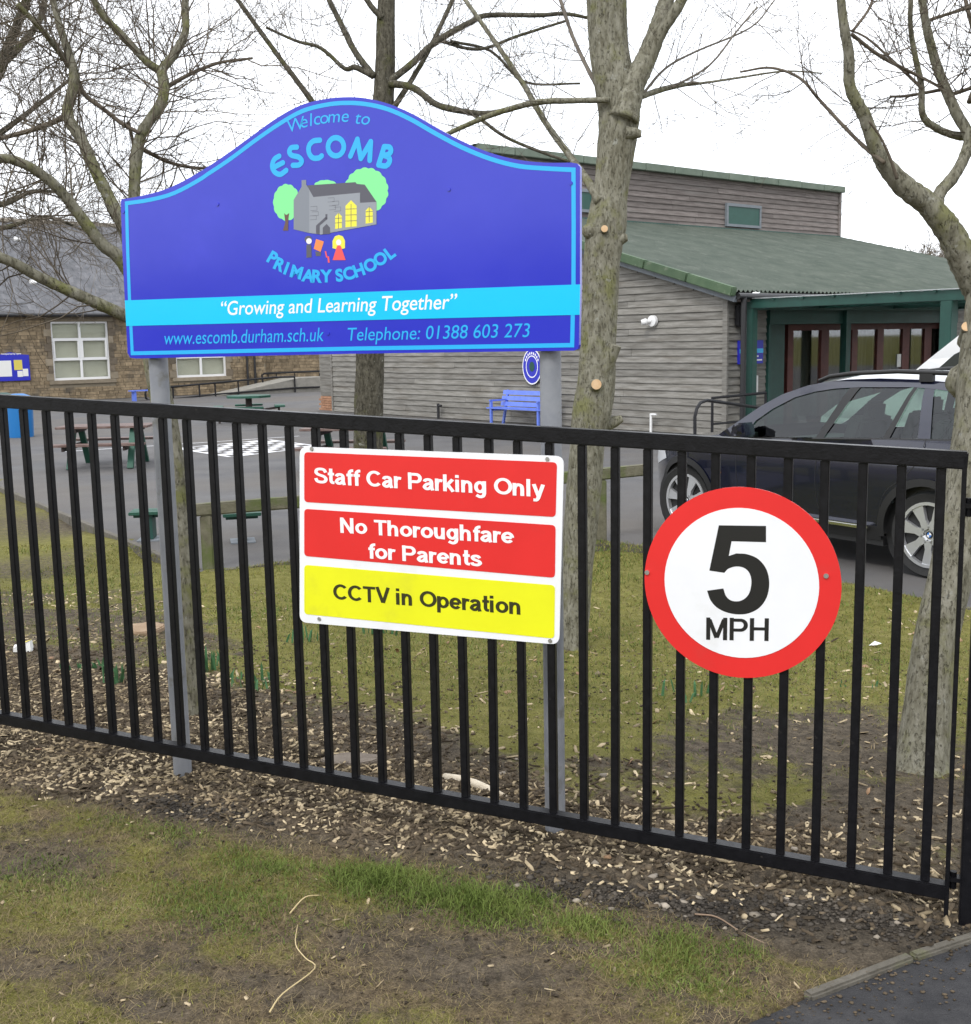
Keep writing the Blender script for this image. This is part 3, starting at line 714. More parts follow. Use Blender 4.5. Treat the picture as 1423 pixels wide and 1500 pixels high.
draw('printed_trees', 'p_green', [scallop(812, 720, 160, 168, 17), scallop(208, 808, 98, 133, 13), scallop(505, 690, 90, 50, 11)], .0007)
draw('printed_trunk', 'p_brown', [[(190, 890), (205, 905), (228, 890), (222, 930), (220, 1022), (180, 1022), (198, 960)]], .0011)
draw('printed_roof', 'p_dark', [[(362, 680), (730, 655), (740, 668), (800, 674), (890, 805), (765, 812), (765, 735), (412, 768)]], .0010)
draw('printed_gable', 'p_grey', [[(262, 1012), (262, 790), (322, 690), (322, 640), (357, 638), (357, 672), (380, 720), (380, 1040)]], .0013)
draw('printed_wall', 'p_grey2', [[(380, 720), (362, 680), (412, 768), (765, 735), (765, 812), (890, 805), (890, 975), (560, 1035), (470, 1052), (380, 1040)]], .0015)
draw('printed_porch', 'p_dark', [[(432, 1046), (432, 985), (505, 918), (518, 935), (460, 985), (460, 1050)], [(483, 1050), (483, 1000), (512, 972), (538, 1000), (540, 1046)], [(503, 898), (518, 898), (518, 935), (503, 935)]], .0017)
win3 = lambda x0, x1, yt, ym, yb: [(x0, yb), (x0, ym), ((x0 + x1) / 2, yt), (x1, ym), (x1, yb - 8)]
draw('printed_window', 'p_yellow', [win3(577, 628, 888, 915, 1010), win3(655, 740, 792, 835, 998), win3(808, 862, 843, 870, 970)], .0017)
bars_ = []
for x0, x1, ys in ((577, 628, (930, 965)), (655, 740, (860, 905, 950)), (808, 862, (880, 915))):
    xm = (x0 + x1) / 2; bars_.append([(xm - 2, ys[0] - 40), (xm + 2, ys[0] - 40), (xm + 2, ys[-1] + 42), (xm - 2, ys[-1] + 42)])
    for y in ys: bars_.append([(x0, y - 2), (x1, y - 5), (x1, y - 1), (x0, y + 2)])
draw('printed_glazing_bars', 'p_dark', bars_, .0019)
st_ = []
for x, y in ((520, 775), (555, 800), (530, 835), (570, 845), (390, 840), (400, 880), (385, 910)):
    w0, h0 = 48, 30; t = 2.2
    st_ += [[(x, y), (x + w0, y - 3), (x + w0, y - 3 + t), (x, y + t)], [(x, y + h0), (x + w0, y + h0 - 3), (x + w0, y + h0 - 3 + t), (x, y + h0 + t)], [(x + w0, y - 3), (x + w0 + t, y - 3), (x + w0 + t, y + h0), (x + w0, y + h0)]]
draw('printed_stones', 'p_dark', st_, .0017)
circ = lambda x, y, rx, ry, n=24: [(x + rx * math.cos(a), y + ry * math.sin(a)) for a in np.linspace(0, 2 * math.pi, n, endpoint=False)]
draw('printed_hair', 'p_yellow', [[(556, 1155), (556, 1100), (575, 1065), (604, 1055), (634, 1066), (651, 1100), (650, 1155), (604, 1168)]], .0008)
draw('printed_dress', 'p_red', [[(604, 1132), (620, 1140), (656, 1246), (557, 1246), (590, 1140)], [(497, 1178), (508, 1178), (518, 1225), (508, 1228)], [(517, 1218), (530, 1218), (536, 1264), (522, 1266)]], .0011)
draw('printed_face', 'p_white', [circ(603, 1112, 20, 22), circ(378, 1102, 21, 22)], .0013)
draw('printed_figure', 'p_dark', [[(358, 1128), (395, 1128), (398, 1225), (358, 1228)], circ(372, 1088, 28, 26), [(425, 1180), (470, 1185), (466, 1215), (430, 1215)]], .0009)
draw('printed_kite', 'p_orange', [[(432, 1086), (491, 1105), (466, 1184), (414, 1160)]], .0011)
for q in ((319, 299), (658, 277), (837, 268), (181, 310), (481, 488)):
    m_ = MB(); m_.disc(sb.w(sb.px(*q), 0), SU, UP, SN, 0, .006, 0, .003, 12); m_.build('rivet', M['sign_blue'], school)
pw = .0345
for (tx, ty), (bx, by) in (((232, 530), (260, 1141)), ((806.5, 520), (803, 1213))):
    pz = isect(tx, ty, sO - SN * (BT + pw + .004), SN); ctr = np.array([pz[0], pz[1], 0])
    gz0 = float(h(pz[0], pz[1])) - .12; zt_ = sO[2] + .54
    m_ = MB(); m_.tube([ctr + UP * gz0, ctr + UP * zt_], pw, 24)
    po = m_.build('post', M['grey_post'], school, smooth=True, angle=40)
    m_ = MB(); m_.tube([ctr + UP * zt_, ctr + UP * (zt_ + .012)], pw + .002, 24); m_.build('post_cap', M['blackmatt'], po)
    for zz in (sO[2] + .08, sO[2] + .45):
        m_ = MB(); m_.disc(ctr + UP * (zz - .014), SU, SN, UP, pw, pw + .004, 0, .028, 24); m_.build('clip', M['steel'], po)

# ------------------------------------------------------------------ timber clad hall (local frame: x along the eave, y along the gable, away)
LW = np.array([.7718, .6359, 0]); GW = np.array([-LW[1], LW[0], 0]); RZ = math.atan2(LW[1], LW[0])
HC = on_z(1063, 640)
def h_px(x, y, l=None, t=None):
    """pixel -> hall coordinates on the plane l = const or t = const"""
    if l is not None: q = isect(x, y, HC + LW * l, LW) - HC
    else: q = isect(x, y, HC + GW * t, GW) - HC
    return np.array([q @ LW, q @ GW, q[2]])
M['clad'] = mat('weathered_boards', (.140, .132, .116), (.245, .236, .216), 5, rough=.9, bump=.5, bscale=40, stretch=(.35, .35, 3.5), rnd_v=.16, c3=(.12, .105, .085), c3scale=1.6, c3ramp=(.56, .75))
M['clad_top'] = mat('brown_boards', (.112, .095, .087), (.19, .165, .155), 5, rough=.9, bump=.5, bscale=40, stretch=(.35, .35, 3.5), rnd_v=.18, c3=(.17, .16, .15), c3scale=1.2, c3ramp=(.58, .75))
M['corr'] = mat('green_corrugated_roof', (.050, .066, .052), (.078, .094, .076), 1.6, rough=.85, bump=.2, bscale=70, c3=(.10, .112, .094), c3scale=2.4, c3ramp=(.56, .72))
M['flash'] = mat('green_flashing', (.048, .088, .044), (.072, .115, .062), 3, rough=.7, rnd_v=.1, c3=(.13, .16, .11), c3scale=4)
M['coping'] = mat('pale_green_coping', (.11, .145, .11), (.15, .185, .145), 3, rough=.75, rnd_v=.1)
M['fascia'] = mat('grey_blue_fascia', (.14, .16, .18), (.18, .20, .22), 4, rough=.7)
M['dkgreen'] = mat('dark_green_paint', (.007, .046, .036), (.010, .060, .046), 4, rough=.5)
M['dkgreen2'] = mat('darker_green_paint', (.008, .048, .038), (.012, .06, .048), 4, rough=.55)
M['panelgreen'] = mat('green_panel', (.008, .060, .045), (.011, .070, .054), 5, rough=.5)
M['redbrown'] = mat('red_brown_timber', (.085, .024, .019), (.125, .036, .028), 6, rough=.6)
M['white_pl'] = mat('white_plastic', (.72, .72, .72), rough=.4)
M['blackpl'] = mat('black_plastic', (.016, .016, .018), rough=.45)
M['poly'] = mat('clear_sheet', (.75, .78, .78), rough=.4); M['poly'].node_tree.nodes['Principled BSDF'].inputs['Transmission Weight'].default_value = .75
M['brick'] = mat('orange_brick', (.28, .14, .08), (.36, .20, .12), 12, rough=.9, rnd_v=.15)
M['blue'] = mat('blue_paint', (.10, .17, .62), (.13, .21, .68), 6, rough=.5)
M['notice_blue'] = mat('notice_blue', (.02, .025, .42), rough=.4)
M['paper'] = mat('paper', (.72, .72, .70), rough=.7)
M['paper_y'] = mat('yellow_paper', (.62, .52, .10), rough=.7)
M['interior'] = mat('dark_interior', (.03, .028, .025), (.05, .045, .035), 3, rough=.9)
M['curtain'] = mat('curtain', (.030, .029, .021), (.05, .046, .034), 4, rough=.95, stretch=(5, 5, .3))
def glass(name, tint, gloss_rough=.03, trans=.06):
    m = bpy.data.materials.new(name); m.use_nodes = True; Nn = m.node_tree.nodes; Ll = m.node_tree.links
    Nn.remove(Nn['Principled BSDF']); o_ = Nn['Material Output']
    t = Nn.new('ShaderNodeBsdfTransparent'); t.inputs['Color'].default_value = (*tint, 1)
    g = Nn.new('ShaderNodeBsdfGlossy'); g.inputs['Roughness'].default_value = gloss_rough; g.inputs['Color'].default_value = (.9, .92, .95, 1)
    f = Nn.new('ShaderNodeLayerWeight'); f.inputs['Blend'].default_value = .5
    pw_ = Nn.new('ShaderNodeMath'); pw_.operation = 'POWER'; pw_.inputs[1].default_value = 3.5; Ll.new(f.outputs['Facing'], pw_.inputs[0])
    mp = Nn.new('ShaderNodeMath'); mp.operation = 'MULTIPLY_ADD'; mp.inputs[1].default_value = .55; mp.inputs[2].default_value = trans; mp.use_clamp = True
    Ll.new(pw_.outputs[0], mp.inputs[0])
    x = Nn.new('ShaderNodeMixShader'); Ll.new(mp.outputs[0], x.inputs[0]); Ll.new(t.outputs[0], x.inputs[1]); Ll.new(g.outputs[0], x.inputs[2]); Ll.new(x.outputs[0], o_.inputs['Surface'])
    return m
M['glass'] = glass('window_glass', (.955, .965, .955))
M['carglass'] = glass('car_glass', (.42, .53, .48), .03, .06)
hall = thing('timber_hall', 'timber clad school hall with green corrugated roof and raised boarded clerestory', 'building', HC, RZ, local=True)
ZE, SLP, TW, TC, LEND, LCL = 3.05, .285, 15.3, 8.0, 20.0, 15.9
ZCL = 7.02
m_ = MB()       # plain core behind the boards
m_.prism([(0.04, 0), (TW - .04, 0), (TW - .04, ZE - .1), (TC + .1, ZCL - .15), (TC + .04, ZCL - .15), (TC + .04, ZE + SLP * TC - .15), (.04, ZE - .12)], (0.06, 0, 0), (0, 1, 0), (0, 0, 1), (1, 0, 0), 0, .12)
m_.box(.3, LEND - .1, TW - .1, TW, 0, ZE - .2); m_.box(LEND - .25, LEND - .1, .2, TW, 0, ZE - .2); m_.box(.2, 1.35, .05, .15, 0, ZE - .1); m_.box(9.2, LEND - .1, .05, .15, 0, ZE - .1)
m_.box(.02, LCL - .03, TC + .04, TC + .2, ZE + SLP * TC - .2, ZCL - .15)
m_.build('wall', M['clad'], hall)
PITCHB = .152
def board_piece(mt, axis, a, b, z, sgn, off=0.0, lean=None):
    """one feather-edged board; axis 'y' on the gable (face -x), axis 'x' on an eave wall (face -y)"""
    zz = z + rnd.uniform(-.005, .005); hb = PITCHB + .02; t0, t1 = .010, .038 + rnd.uniform(-.004, .006)
    prof = [(0, zz), (-t1, zz), (-t0, zz + hb), (0, zz + hb)]
    m_ = MB(); vs = []
    dz = rnd.uniform(-.006, .006)
    for e, w_ in ((a, 0), (b, dz)):
        for p in prof:
            vs.append((p[0] + off + .055, e, p[1] + w_) if axis == 'y' else (e, p[0] + off + .045, p[1] + w_))
    m_.add(vs, [(0, 1, 2, 3), (7, 6, 5, 4), (0, 4, 5, 1), (1, 5, 6, 2), (2, 6, 7, 3), (3, 7, 4, 0)])
    return m_.build('board', mt, hall)
def courses(mt, axis, a_of, b_of, z0, n, off=0.0, seg=(3.2, 5.5)):
    for i in range(n):
        z = z0 + i * PITCHB; a, b = a_of(z + PITCHB), b_of(z + PITCHB)
        if b - a < .15: continue
        x = a; first = rnd.uniform(.4, 1) * seg[1]
        while x < b - .01:
            e = min(b, x + (first if x == a else rnd.uniform(*seg)))
            if b - e < .6: e = b
            board_piece(mt, axis, x + .003, e - .003, z, 1, off); x = e
zr = lambda z: max(.1, (z - ZE + .1) / SLP)
courses(M['clad'], 'y', lambda z: zr(z), lambda z: TW if z < ZE else max(0, TC + (ZCL - z) / ((ZCL - ZE) / (TW - TC))), .02, 34)
courses(M['clad'], 'x', lambda z: .06, lambda z: 1.36, .02, 19)
courses(M['clad_top'], 'x', lambda z: .02, lambda z: LCL, ZE + SLP * TC + .02, 11, off=TC, seg=(3.5, 5.5))
m_ = MB(); m_.box(-.01, .05, -.02, .10, 0, ZE - .02); m_.box(.0, .06, TW - .02, TW + .06, 0, ZE - .1); m_.build('corner_board', M['clad'], hall)
m_ = MB(); m_.box(LCL - .02, LCL + .1, TC - .03, TC + .3, ZE + SLP * TC, ZCL - .1); m_.build('corner_board', M['clad_top'], hall)
# main roof: corrugated sheets running down the slope
def corrug(l0, l1, tmax, name, t0=-.30):
    step = .146 / 6; n = int((l1 - l0) / step) + 1; vs = []
    for i in range(n + 1):
        l = l0 + i * step; z = .026 * math.cos(2 * math.pi * l / .146)
        tm = tmax(l)
        for k in range(5):
            t = t0 + (tm - t0) * k / 4; vs.append((l, t, ZE + SLP * t + z + .03))
    fs = [(i * 5 + k, (i + 1) * 5 + k, (i + 1) * 5 + k + 1, i * 5 + k + 1) for i in range(n) for k in range(4)]
    mm = MB(); mm.add(vs, fs); return mm.build(name, M['corr'], hall, fixn=False, smooth=True)
hipmax = lambda l: TC if l < LCL else max(-.25, TC - (TC + .3) * (l - LCL) / (LEND - LCL))
nsh = 16; ed = np.linspace(-.22, LEND, nsh + 1)
for i in range(nsh): corrug(ed[i], ed[i + 1], hipmax, 'roof_sheet')
m_ = MB(); m_.add([(LCL, TC, ZE + SLP * TC + .03), (LEND, -.3, ZE - .05), (LEND + .6, TW + .3, ZE - .05), (LCL, TC + .4, ZCL - .3)], [(0, 1, 2, 3)])
m_.add([(-.2, TC - .1, ZCL - .02), (LCL, TC - .1, ZCL - .02), (LEND, TW + .4, ZE - .12), (-.2, TW + .4, ZE - .12)], [(0, 1, 2, 3)]); m_.build('rear_roof', M['corr'], hall)
for i in range(7):          # verge flashing up the gable and the fascia under it
    a, b = -.34 + i * 1.2, -.34 + (i + 1) * 1.2 - .012
    m_ = MB(); pa, pb = np.array([-.20, a, ZE + SLP * a]), np.array([-.20, b, ZE + SLP * b]); m_.beam(pa + [0, 0, .02], pb + [0, 0, .02], .17, .19, up=(0, 0, 1)); m_.build('verge_flashing', M['flash'], hall, bevel=.02)
m_ = MB(); pa, pb = np.array([-.09, -.3, ZE - SLP * .3 - .13]), np.array([-.09, TC, ZE + SLP * TC - .13]); m_.beam(pa, pb, .10, .12); m_.build('fascia_board', M['fascia'], hall)
for i in range(13):
    a, b = -.1 + i * 1.24, -.1 + (i + 1) * 1.24 - .012
    m_ = MB(); m_.box(a, b, TC - .16, TC + .25, ZCL - .20, ZCL + .0 + rnd.uniform(-.006, .006)); m_.build('coping', M['coping'], hall, bevel=.012)
m_ = MB(); m_.box(0, LCL, TC - .07, TC - .005, ZE + SLP * TC - .03, ZE + SLP * TC + .06); m_.build('roof_flashing', M['dkgreen'], hall)
for (x0, y0), (x1, y1) in (((1063, 297), (1113, 335)), ((838, 275), (868, 312))):
    a, b = h_px(x0, y0, t=TC), h_px(x1, y1, t=TC)
    m_ = MB(); m_.box(a[0] + .07, b[0] - .07, TC - .05, TC + .03, b[2] + .07, a[2] - .07); pn = m_.build('vent_panel', M['panelgreen'], hall)
    m_ = MB()
    m_.box(a[0], b[0], TC - .075, TC + .02, a[2] - .09, a[2]); m_.box(a[0], b[0], TC - .075, TC + .02, b[2], b[2] + .08)
    m_.box(a[0], a[0] + .08, TC - .072, TC + .02, b[2] + .08, a[2] - .09); m_.box(b[0] - .08, b[0], TC - .072, TC + .02, b[2] + .08, a[2] - .09)
    m_.build('frame', M['fascia'], pn)
# gutter and downpipe
m_ = MB(); m_.tube([(-.1, -.36, ZE - .16), (LEND, -.36, ZE - .16)], .065, 10); m_.build('gutter', M['blackpl'], hall, smooth=True, angle=40)
m_ = MB(); m_.box(.0, LEND, -.31, -.27, ZE - .27, ZE - .1); m_.build('eave_board', M['clad_top'], hall)
m_ = MB(); m_.tube([(.10, -.36, ZE - .16), (.10, -.36, .05)], .06, 10); m_.build('downpipe', M['blackpl'], hall, smooth=True, angle=40)
m_ = MB(); m_.box(.2, LEND, -.27, .05, ZE - .26, ZE - .24); m_.build('soffit', M['clad_top'], hall)
# glazed entrance
E0, E1, EZ = 1.38, 9.2, 2.32
m_ = MB(); m_.box(E0, E1, -.06, .10, EZ, 2.70); m_.build('entrance_fascia', M['dkgreen2'], hall)
m_ = MB(); m_.box(E0 - .02, E0 + .07, -.05, .62, 0, EZ); m_.build('reveal', M['dkgreen2'], hall)
m_ = MB(); m_.box(E0 + .07, 2.26, .20, .27, 0, EZ); m_.build('side_panel', M['dkgreen'], hall)
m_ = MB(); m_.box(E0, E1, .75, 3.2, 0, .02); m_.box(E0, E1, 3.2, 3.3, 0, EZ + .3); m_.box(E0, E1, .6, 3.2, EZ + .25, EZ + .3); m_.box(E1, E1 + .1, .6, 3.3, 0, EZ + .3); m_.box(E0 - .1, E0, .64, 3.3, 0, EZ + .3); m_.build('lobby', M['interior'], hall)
edge = [h_px(q, 510, t=.45)[0] for q in (1152, 1160, 1201, 1212, 1246, 1254, 1283, 1292, 1320, 1330, 1352, 1362)]
m_ = MB(); m_.box(edge[0], E1, .40, .50, EZ - .14, EZ); m_.box(edge[0], E1, .40, .50, .0, .14); m_.build('door_head', M['redbrown'], hall)
for i in range(0, 12, 2):
    m_ = MB(); m_.box(edge[i], edge[i + 1], .40, .50, .14, EZ - .14); m_.build('door_stile', M['redbrown'], hall)
for i in range(1, 10, 2):
    m_ = MB(); m_.box(edge[i], edge[i + 1], .44, .452, .14, EZ - .14); m_.build('pane', M['glass'], hall)
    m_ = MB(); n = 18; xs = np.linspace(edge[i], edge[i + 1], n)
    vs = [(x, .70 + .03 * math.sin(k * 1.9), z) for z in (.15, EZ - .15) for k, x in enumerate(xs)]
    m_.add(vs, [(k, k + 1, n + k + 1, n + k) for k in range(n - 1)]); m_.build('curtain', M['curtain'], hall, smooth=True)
for px_ in (1240, 1385):
    l = h_px(px_, 500, t=-.1)[0]; m_ = MB(); m_.box(l - .09, l + .09, -.16, .0, 0, EZ + .3); m_.build('entrance_post', M['dkgreen2'], hall)
# brick plinth and return at the far left end
m_ = MB()
for i in range(24):
    board = (i)
    z = .45 + i * .11; m_.box(.25, .29 + .0, TW + .08, TW + 1.1, z, z + .104)
m_.box(.29, .5, TW + .08, TW + 1.1, .3, 3.1); m_.build('return_wall', M['clad'], hall)
for r in range(6):
    for k in range(5):
        m_ = MB(); y0 = TW + .07 + k * .22 - (.11 if r % 2 else 0); m_.box(.22, .42, y0, y0 + .21, r * .075, r * .075 + .065); m_.build('brick', M['brick'], hall)

def hall_thing(name, label, cat, group=None): return thing(name, label, cat, HC, RZ, group, local=True)
# lamp, plaque, notices on the hall
q = h_px(957, 470, l=-.02)
t_ = hall_thing('wall_floodlight', 'round white lamp on the boarded gable above the parked car', 'wall lamp')
m_ = MB(); m_.tube([(.0, q[1], q[2]), (-.07, q[1], q[2]), (-.075, q[1], q[2])], [.125, .12, .06], 20); m_.build('backplate', M['white_pl'], t_, smooth=True, angle=40)
m_ = MB(); m_.tube([(-.06, q[1] + .02, q[2]), (-.12, q[1] + .07, q[2] - .01), (-.14, q[1] + .09, q[2] - .01), (-.22, q[1] + .16, q[2] - .03)], [.04, .045, .075, .06], 16); m_.build('lamp_head', M['white_pl'], t_, smooth=True, angle=40)
q = h_px(780, 537, l=-.03)
t_ = hall_thing('oval_plaque', 'blue oval plaque with white rings on the boarded wall below the school sign', 'plaque')
aY, aZ, aO = np.array([0, -1., 0]), np.array([0, 0, 1.]), np.array([-1., 0, 0])
c_ = np.array([-.03, q[1], q[2]]); k = .32 / .34
for nm, r0, r1, d0, mt in (('rim', .41, .44, 0, 'white_print'), ('face', 0, .41, -.002, 'notice_blue'), ('ring', .25, .275, .003, 'white_print'), ('centre', 0, .12, .003, 'panelgreen')):
    m_ = MB(); m_.disc(c_, aY * .80, aZ, aO, r0, r1, d0, d0 + .012, 40); m_.build(nm, M[mt], t_)
m_ = MB()
for i in range(9):
    a = math.radians(150 - i * 15); m_.obox(c_ + aY * .8 * .33 * math.cos(a) + aZ * .33 * math.sin(a) + aO * .013, aY * .018, aZ * .03, aO * .002)
m_.build('lettering', M['white_print'], t_)
q = h_px(1085, 462, t=-.05)
t_ = hall_thing('bulkhead_light', 'black bulkhead light with pale lens beside the downpipe under the eave', 'wall lamp')
m_ = MB(); m_.box(q[0] - .14, q[0] + .22, -.16, .01, q[2] - .24, q[2] + .24); m_.build('housing', M['blackpl'], t_, bevel=.04)
m_ = MB(); m_.box(q[0] - .02, q[0] + .20, -.175, -.15, q[2] - .2, q[2] + .08); m_.build('lens', M['white_pl'], t_, bevel=.01)
a, b = h_px(1083, 499, t=-.03), h_px(1117, 532, t=-.03)
t_ = hall_thing('blue_notice', 'blue notice board with pale blue band and white lines behind green canopy post', 'notice')
m_ = MB(); m_.box(a[0], b[0], -.05, .01, b[2], a[2]); m_.build('board', M['notice_blue'], t_)
m_ = MB(); zc = (a[2] + b[2]) / 2; m_.box(a[0], b[0], -.054, -.05, zc - .02, zc + .07); m_.build('pale_band', M['trim'], t_)
m_ = MB()
for z, w_ in ((b[2] + .06, .9), (b[2] + .14, .6)): m_.box((a[0] + b[0]) / 2 - .4 * w_, (a[0] + b[0]) / 2 + .4 * w_, -.054, -.05, z, z + .03)
m_.build('white_line', M['white_print'], t_)
a, b = h_px(1087, 551, t=-.03), h_px(1110, 575, t=-.03)
t_ = hall_thing('white_notice', 'small white notice below the blue notice on the boarded wall', 'notice')
m_ = MB(); m_.box(a[0], b[0], -.045, .01, b[2], a[2]); m_.build('sheet', M['paper'], t_)
m_ = MB()
for k in range(3): m_.box(a[0] + .08, b[0] - .08, -.047, -.045, b[2] + .08 + k * .1, b[2] + .1 + k * .1)
m_.build('printed_line', M['ink'], t_)
q = h_px(1318, 528, t=.42); t_ = hall_thing('door_notice', 'small white paper notice taped to the glass of the entrance door', 'notice')
m_ = MB(); m_.box(q[0] - .09, q[0] + .09, .425, .438, q[2] - .16, q[2] + .16); m_.build('sheet', M['paper'], t_)
# pipes standing by the wall
q0, q1 = h_px(954, 607, l=-.12), h_px(954, 634, l=-.12)
t_ = hall_thing('white_pipe', 'short white pipe standing against the boarded wall near the parked car', 'pipe')
m_ = MB(); m_.tube([(-.12, q0[1], 0), (-.12, q0[1], q0[2] + .02)], .03, 10); m_.build('pipe_shaft', M['white_pl'], t_, smooth=True, angle=40)
m_ = MB(); m_.tube([(-.12, q0[1] + .02, q0[2] + .0), (-.12, q0[1] - .16, q0[2] + .0)], .025, 8); m_.build('spout', M['white_pl'], t_, smooth=True, angle=40)
q0 = h_px(642, 591, l=-.12)
t_ = hall_thing('standpipe', 'thin black post with hooked top by the boarded wall left of the blue bench', 'post')
m_ = MB(); m_.tube([(-.12, q0[1], 0), (-.12, q0[1], q0[2])], .04, 8); m_.build('pipe_shaft', M['blackpl'], t_, smooth=True, angle=40)
m_ = MB(); m_.tube([(-.12, q0[1] + .0, q0[2] - .05), (-.12, q0[1] - .14, q0[2] - .06)], .035, 8); m_.build('hook', M['blackpl'], t_, smooth=True, angle=40)
# handrail by the corner of the hall
t_ = hall_thing('corner_handrail', 'black tubular handrail beside the hall corner behind the parked car', 'handrail')
P0, P1 = h_px(1044, 583, t=-1.0), h_px(1122, 586, t=-1.0)
P2, P3 = h_px(1020, 612, t=-2.4), h_px(1112, 597, t=-1.6)
m_ = MB(); m_.tube([(P0[0], -1.0, 0), (P0[0], -1.0, P0[2]), (P1[0], -1.0, P0[2] + .03)], .03, 8); m_.build('rail', M['blackmatt'], t_, smooth=True, angle=40)
m_ = MB(); m_.tube([(P0[0] + .02, -1.0, P0[2] * .45), (P1[0], -1.0, P0[2] * .45)], .022, 8); m_.tube([(P1[0] * .98, -1.0, 0), (P1[0] * .98, -1.0, P0[2])], .026, 8); m_.build('lower_rail', M['blackmatt'], t_, smooth=True, angle=40)
m_ = MB(); m_.tube(smooth([(P2[0] - .02, -2.4, .0), (P2[0] - .03, -2.4, P2[2] + .05), (P2[0] + .12, -2.35, P2[2] + .24), (P2[0] + .35, -2.3, P2[2] + .29), (P3[0], -1.6, P3[2])][:4] and [(P2[0] - .02, 0.0)], 2) if False else [(P2[0] - .02, -2.4, 0), (P2[0] - .03, -2.4, P2[2] + .02), (P2[0] + .02, -2.4, P2[2] + .16), (P2[0] + .16, -2.36, P2[2] + .25), (P2[0] + .4, -2.3, P2[2] + .28), (P3[0], -1.6, P3[2])], .03, 8); m_.build('curved_rail', M['blackmatt'], t_, smooth=True, angle=40)

# green canopy in front of the entrance
t_ = hall_thing('green_canopy', 'dark green timber canopy with clear sheet roof in front of the entrance', 'canopy')
CX = .42; cz0, cz1 = 2.64, 2.83
m_ = MB(); m_.box(CX - .06, CX + .06, -5.6, -.12, cz0, cz1); m_.build('side_beam', M['dkgreen'], t_, bevel=.008)
for y in (-.30, -4.62):
    m_ = MB(); w_ = .085 if y > -1 else .11; m_.box(CX - w_ + .02, CX + w_ + .02, y - w_, y + w_, 0, cz0 - .002); m_.build('post', M['dkgreen'], t_, bevel=.008)
for x in (3.0, 6.0, 9.0):
    m_ = MB(); m_.box(x - .05, x + .05, -5.6, -.08, cz0 + .02, cz1 - .04); m_.build('beam', M['dkgreen'], t_)
for y in (-.14, -5.55):
    m_ = MB(); m_.box(CX + .07, 9.2, y - .05, y + .05, cz0 - .02, cz1 - .045); m_.build('cross_beam', M['dkgreen'], t_)
for k in range(7):
    y = -.9 - k * .7; m_ = MB(); m_.box(CX - .1, 9.2, y - .025, y + .025, cz1 - .035, cz1 + .005); m_.build('rafter', M['dkgreen'], t_)
for k in range(8):
    y = -.2 - k * .7; m_ = MB(); m_.box(CX - .12, 9.3, y - .69, y, cz1 + .008, cz1 + .02); m_.build('roof_sheet', M['poly'], t_)

# blue bench by the gable wall
q0, q1 = h_px(717, 640, l=-1.0), h_px(797, 620, l=-1.0)
bx = -.62
t_ = hall_thing('blue_bench', 'bright blue slatted bench by the boarded wall below the oval plaque', 'bench')
ya, yb = h_px(725, 600, l=bx)[1], h_px(806, 600, l=bx)[1]
for k, (z, x) in enumerate(((.52, bx + .22), (.66, bx + .26), (.80, bx + .30))):
    m_ = MB(); m_.obox((x, (ya + yb) / 2, z), (.012, 0, 0), (0, abs(ya - yb) / 2, 0), (.012, 0, .052)); m_.build('back_slat', M['blue'], t_)
for k in range(3):
    x = bx - .22 + k * .15; m_ = MB(); m_.box(x - .06, x + .06, min(ya, yb), max(ya, yb), .42, .45); m_.build('seat_slat', M['blue'], t_)
for y in (ya - .15, yb + .15):
    m_ = MB(); m_.beam((bx - .24, y, 0), (bx - .24, y, .6), .05, .06, up=(0, 1, 0)); m_.beam((bx + .14, y, 0), (bx + .33, y, .86), .05, .06, up=(0, 1, 0)); m_.beam((bx - .28, y, .62), (bx + .24, y, .62), .06, .04); m_.beam((bx - .24, y, .39), (bx + .2, y, .39), .05, .05); m_.build('end_frame', M['blue'], t_)

# ------------------------------------------------------------------ stone school (same orientation, local x along the front, front faces -y)
SC = at(0, 591, 45.0); SC[2] = 0
def s_px(x, y, t=0.0):
    q = isect(x, y, SC + GW * t, GW) - SC; return np.array([q @ LW, t, q[2]])
school_b = thing('stone_school', 'old sandstone school building with slate roof and white windows', 'building', SC, RZ, local=True)
M['mortar'] = mat('lime_mortar', (.22, .185, .13), (.27, .23, .17), 8, rough=.95)
M['stone'] = mat('sandstone', (.165, .124, .076), (.29, .222, .14), 5, rough=.95, bump=.5, bscale=30, island=.28, c3=(.10, .085, .065), c3scale=1.2, c3ramp=(.55, .7))
M['dress'] = mat('dressed_stone', (.20, .165, .115), (.27, .225, .165), 6, rough=.9, bump=.3, bscale=30, rnd_v=.15)
M['dress_d'] = mat('dark_dressed_stone', (.10, .08, .058), (.15, .12, .085), 6, rough=.9, bump=.3, bscale=30, rnd_v=.2)
M['slate'] = mat('roof_slate', (.085, .088, .098), (.135, .135, .145), 4, rough=.7, island=.2, bump=.2, bscale=30)
M['ridge'] = mat('ridge_tile', (.22, .19, .15), (.27, .24, .20), 6, rough=.9, rnd_v=.12)
M['blind'] = mat('window_blind', (.48, .47, .38), (.53, .52, .43), 2, rough=.8)
M['concrete'] = mat('ramp_concrete', (.21, .20, .175), (.27, .255, .225), 4, rough=.9, bump=.3, bscale=50)
SX0, SX1, SZ = -7.0, 11.6, 3.45
wins = []
for (tl, br) in (((73, 471), (162.5, 554.5)), ((254, 470), (332, 550.5))):
    a, b = s_px(*tl), s_px(*br); wins.append((a[0], b[0], b[2], a[2]))
xw, bw = wins[0][0], wins[1]
wins[1] = (bw[0], bw[1], bw[2], wins[0][3])
m_ = MB()
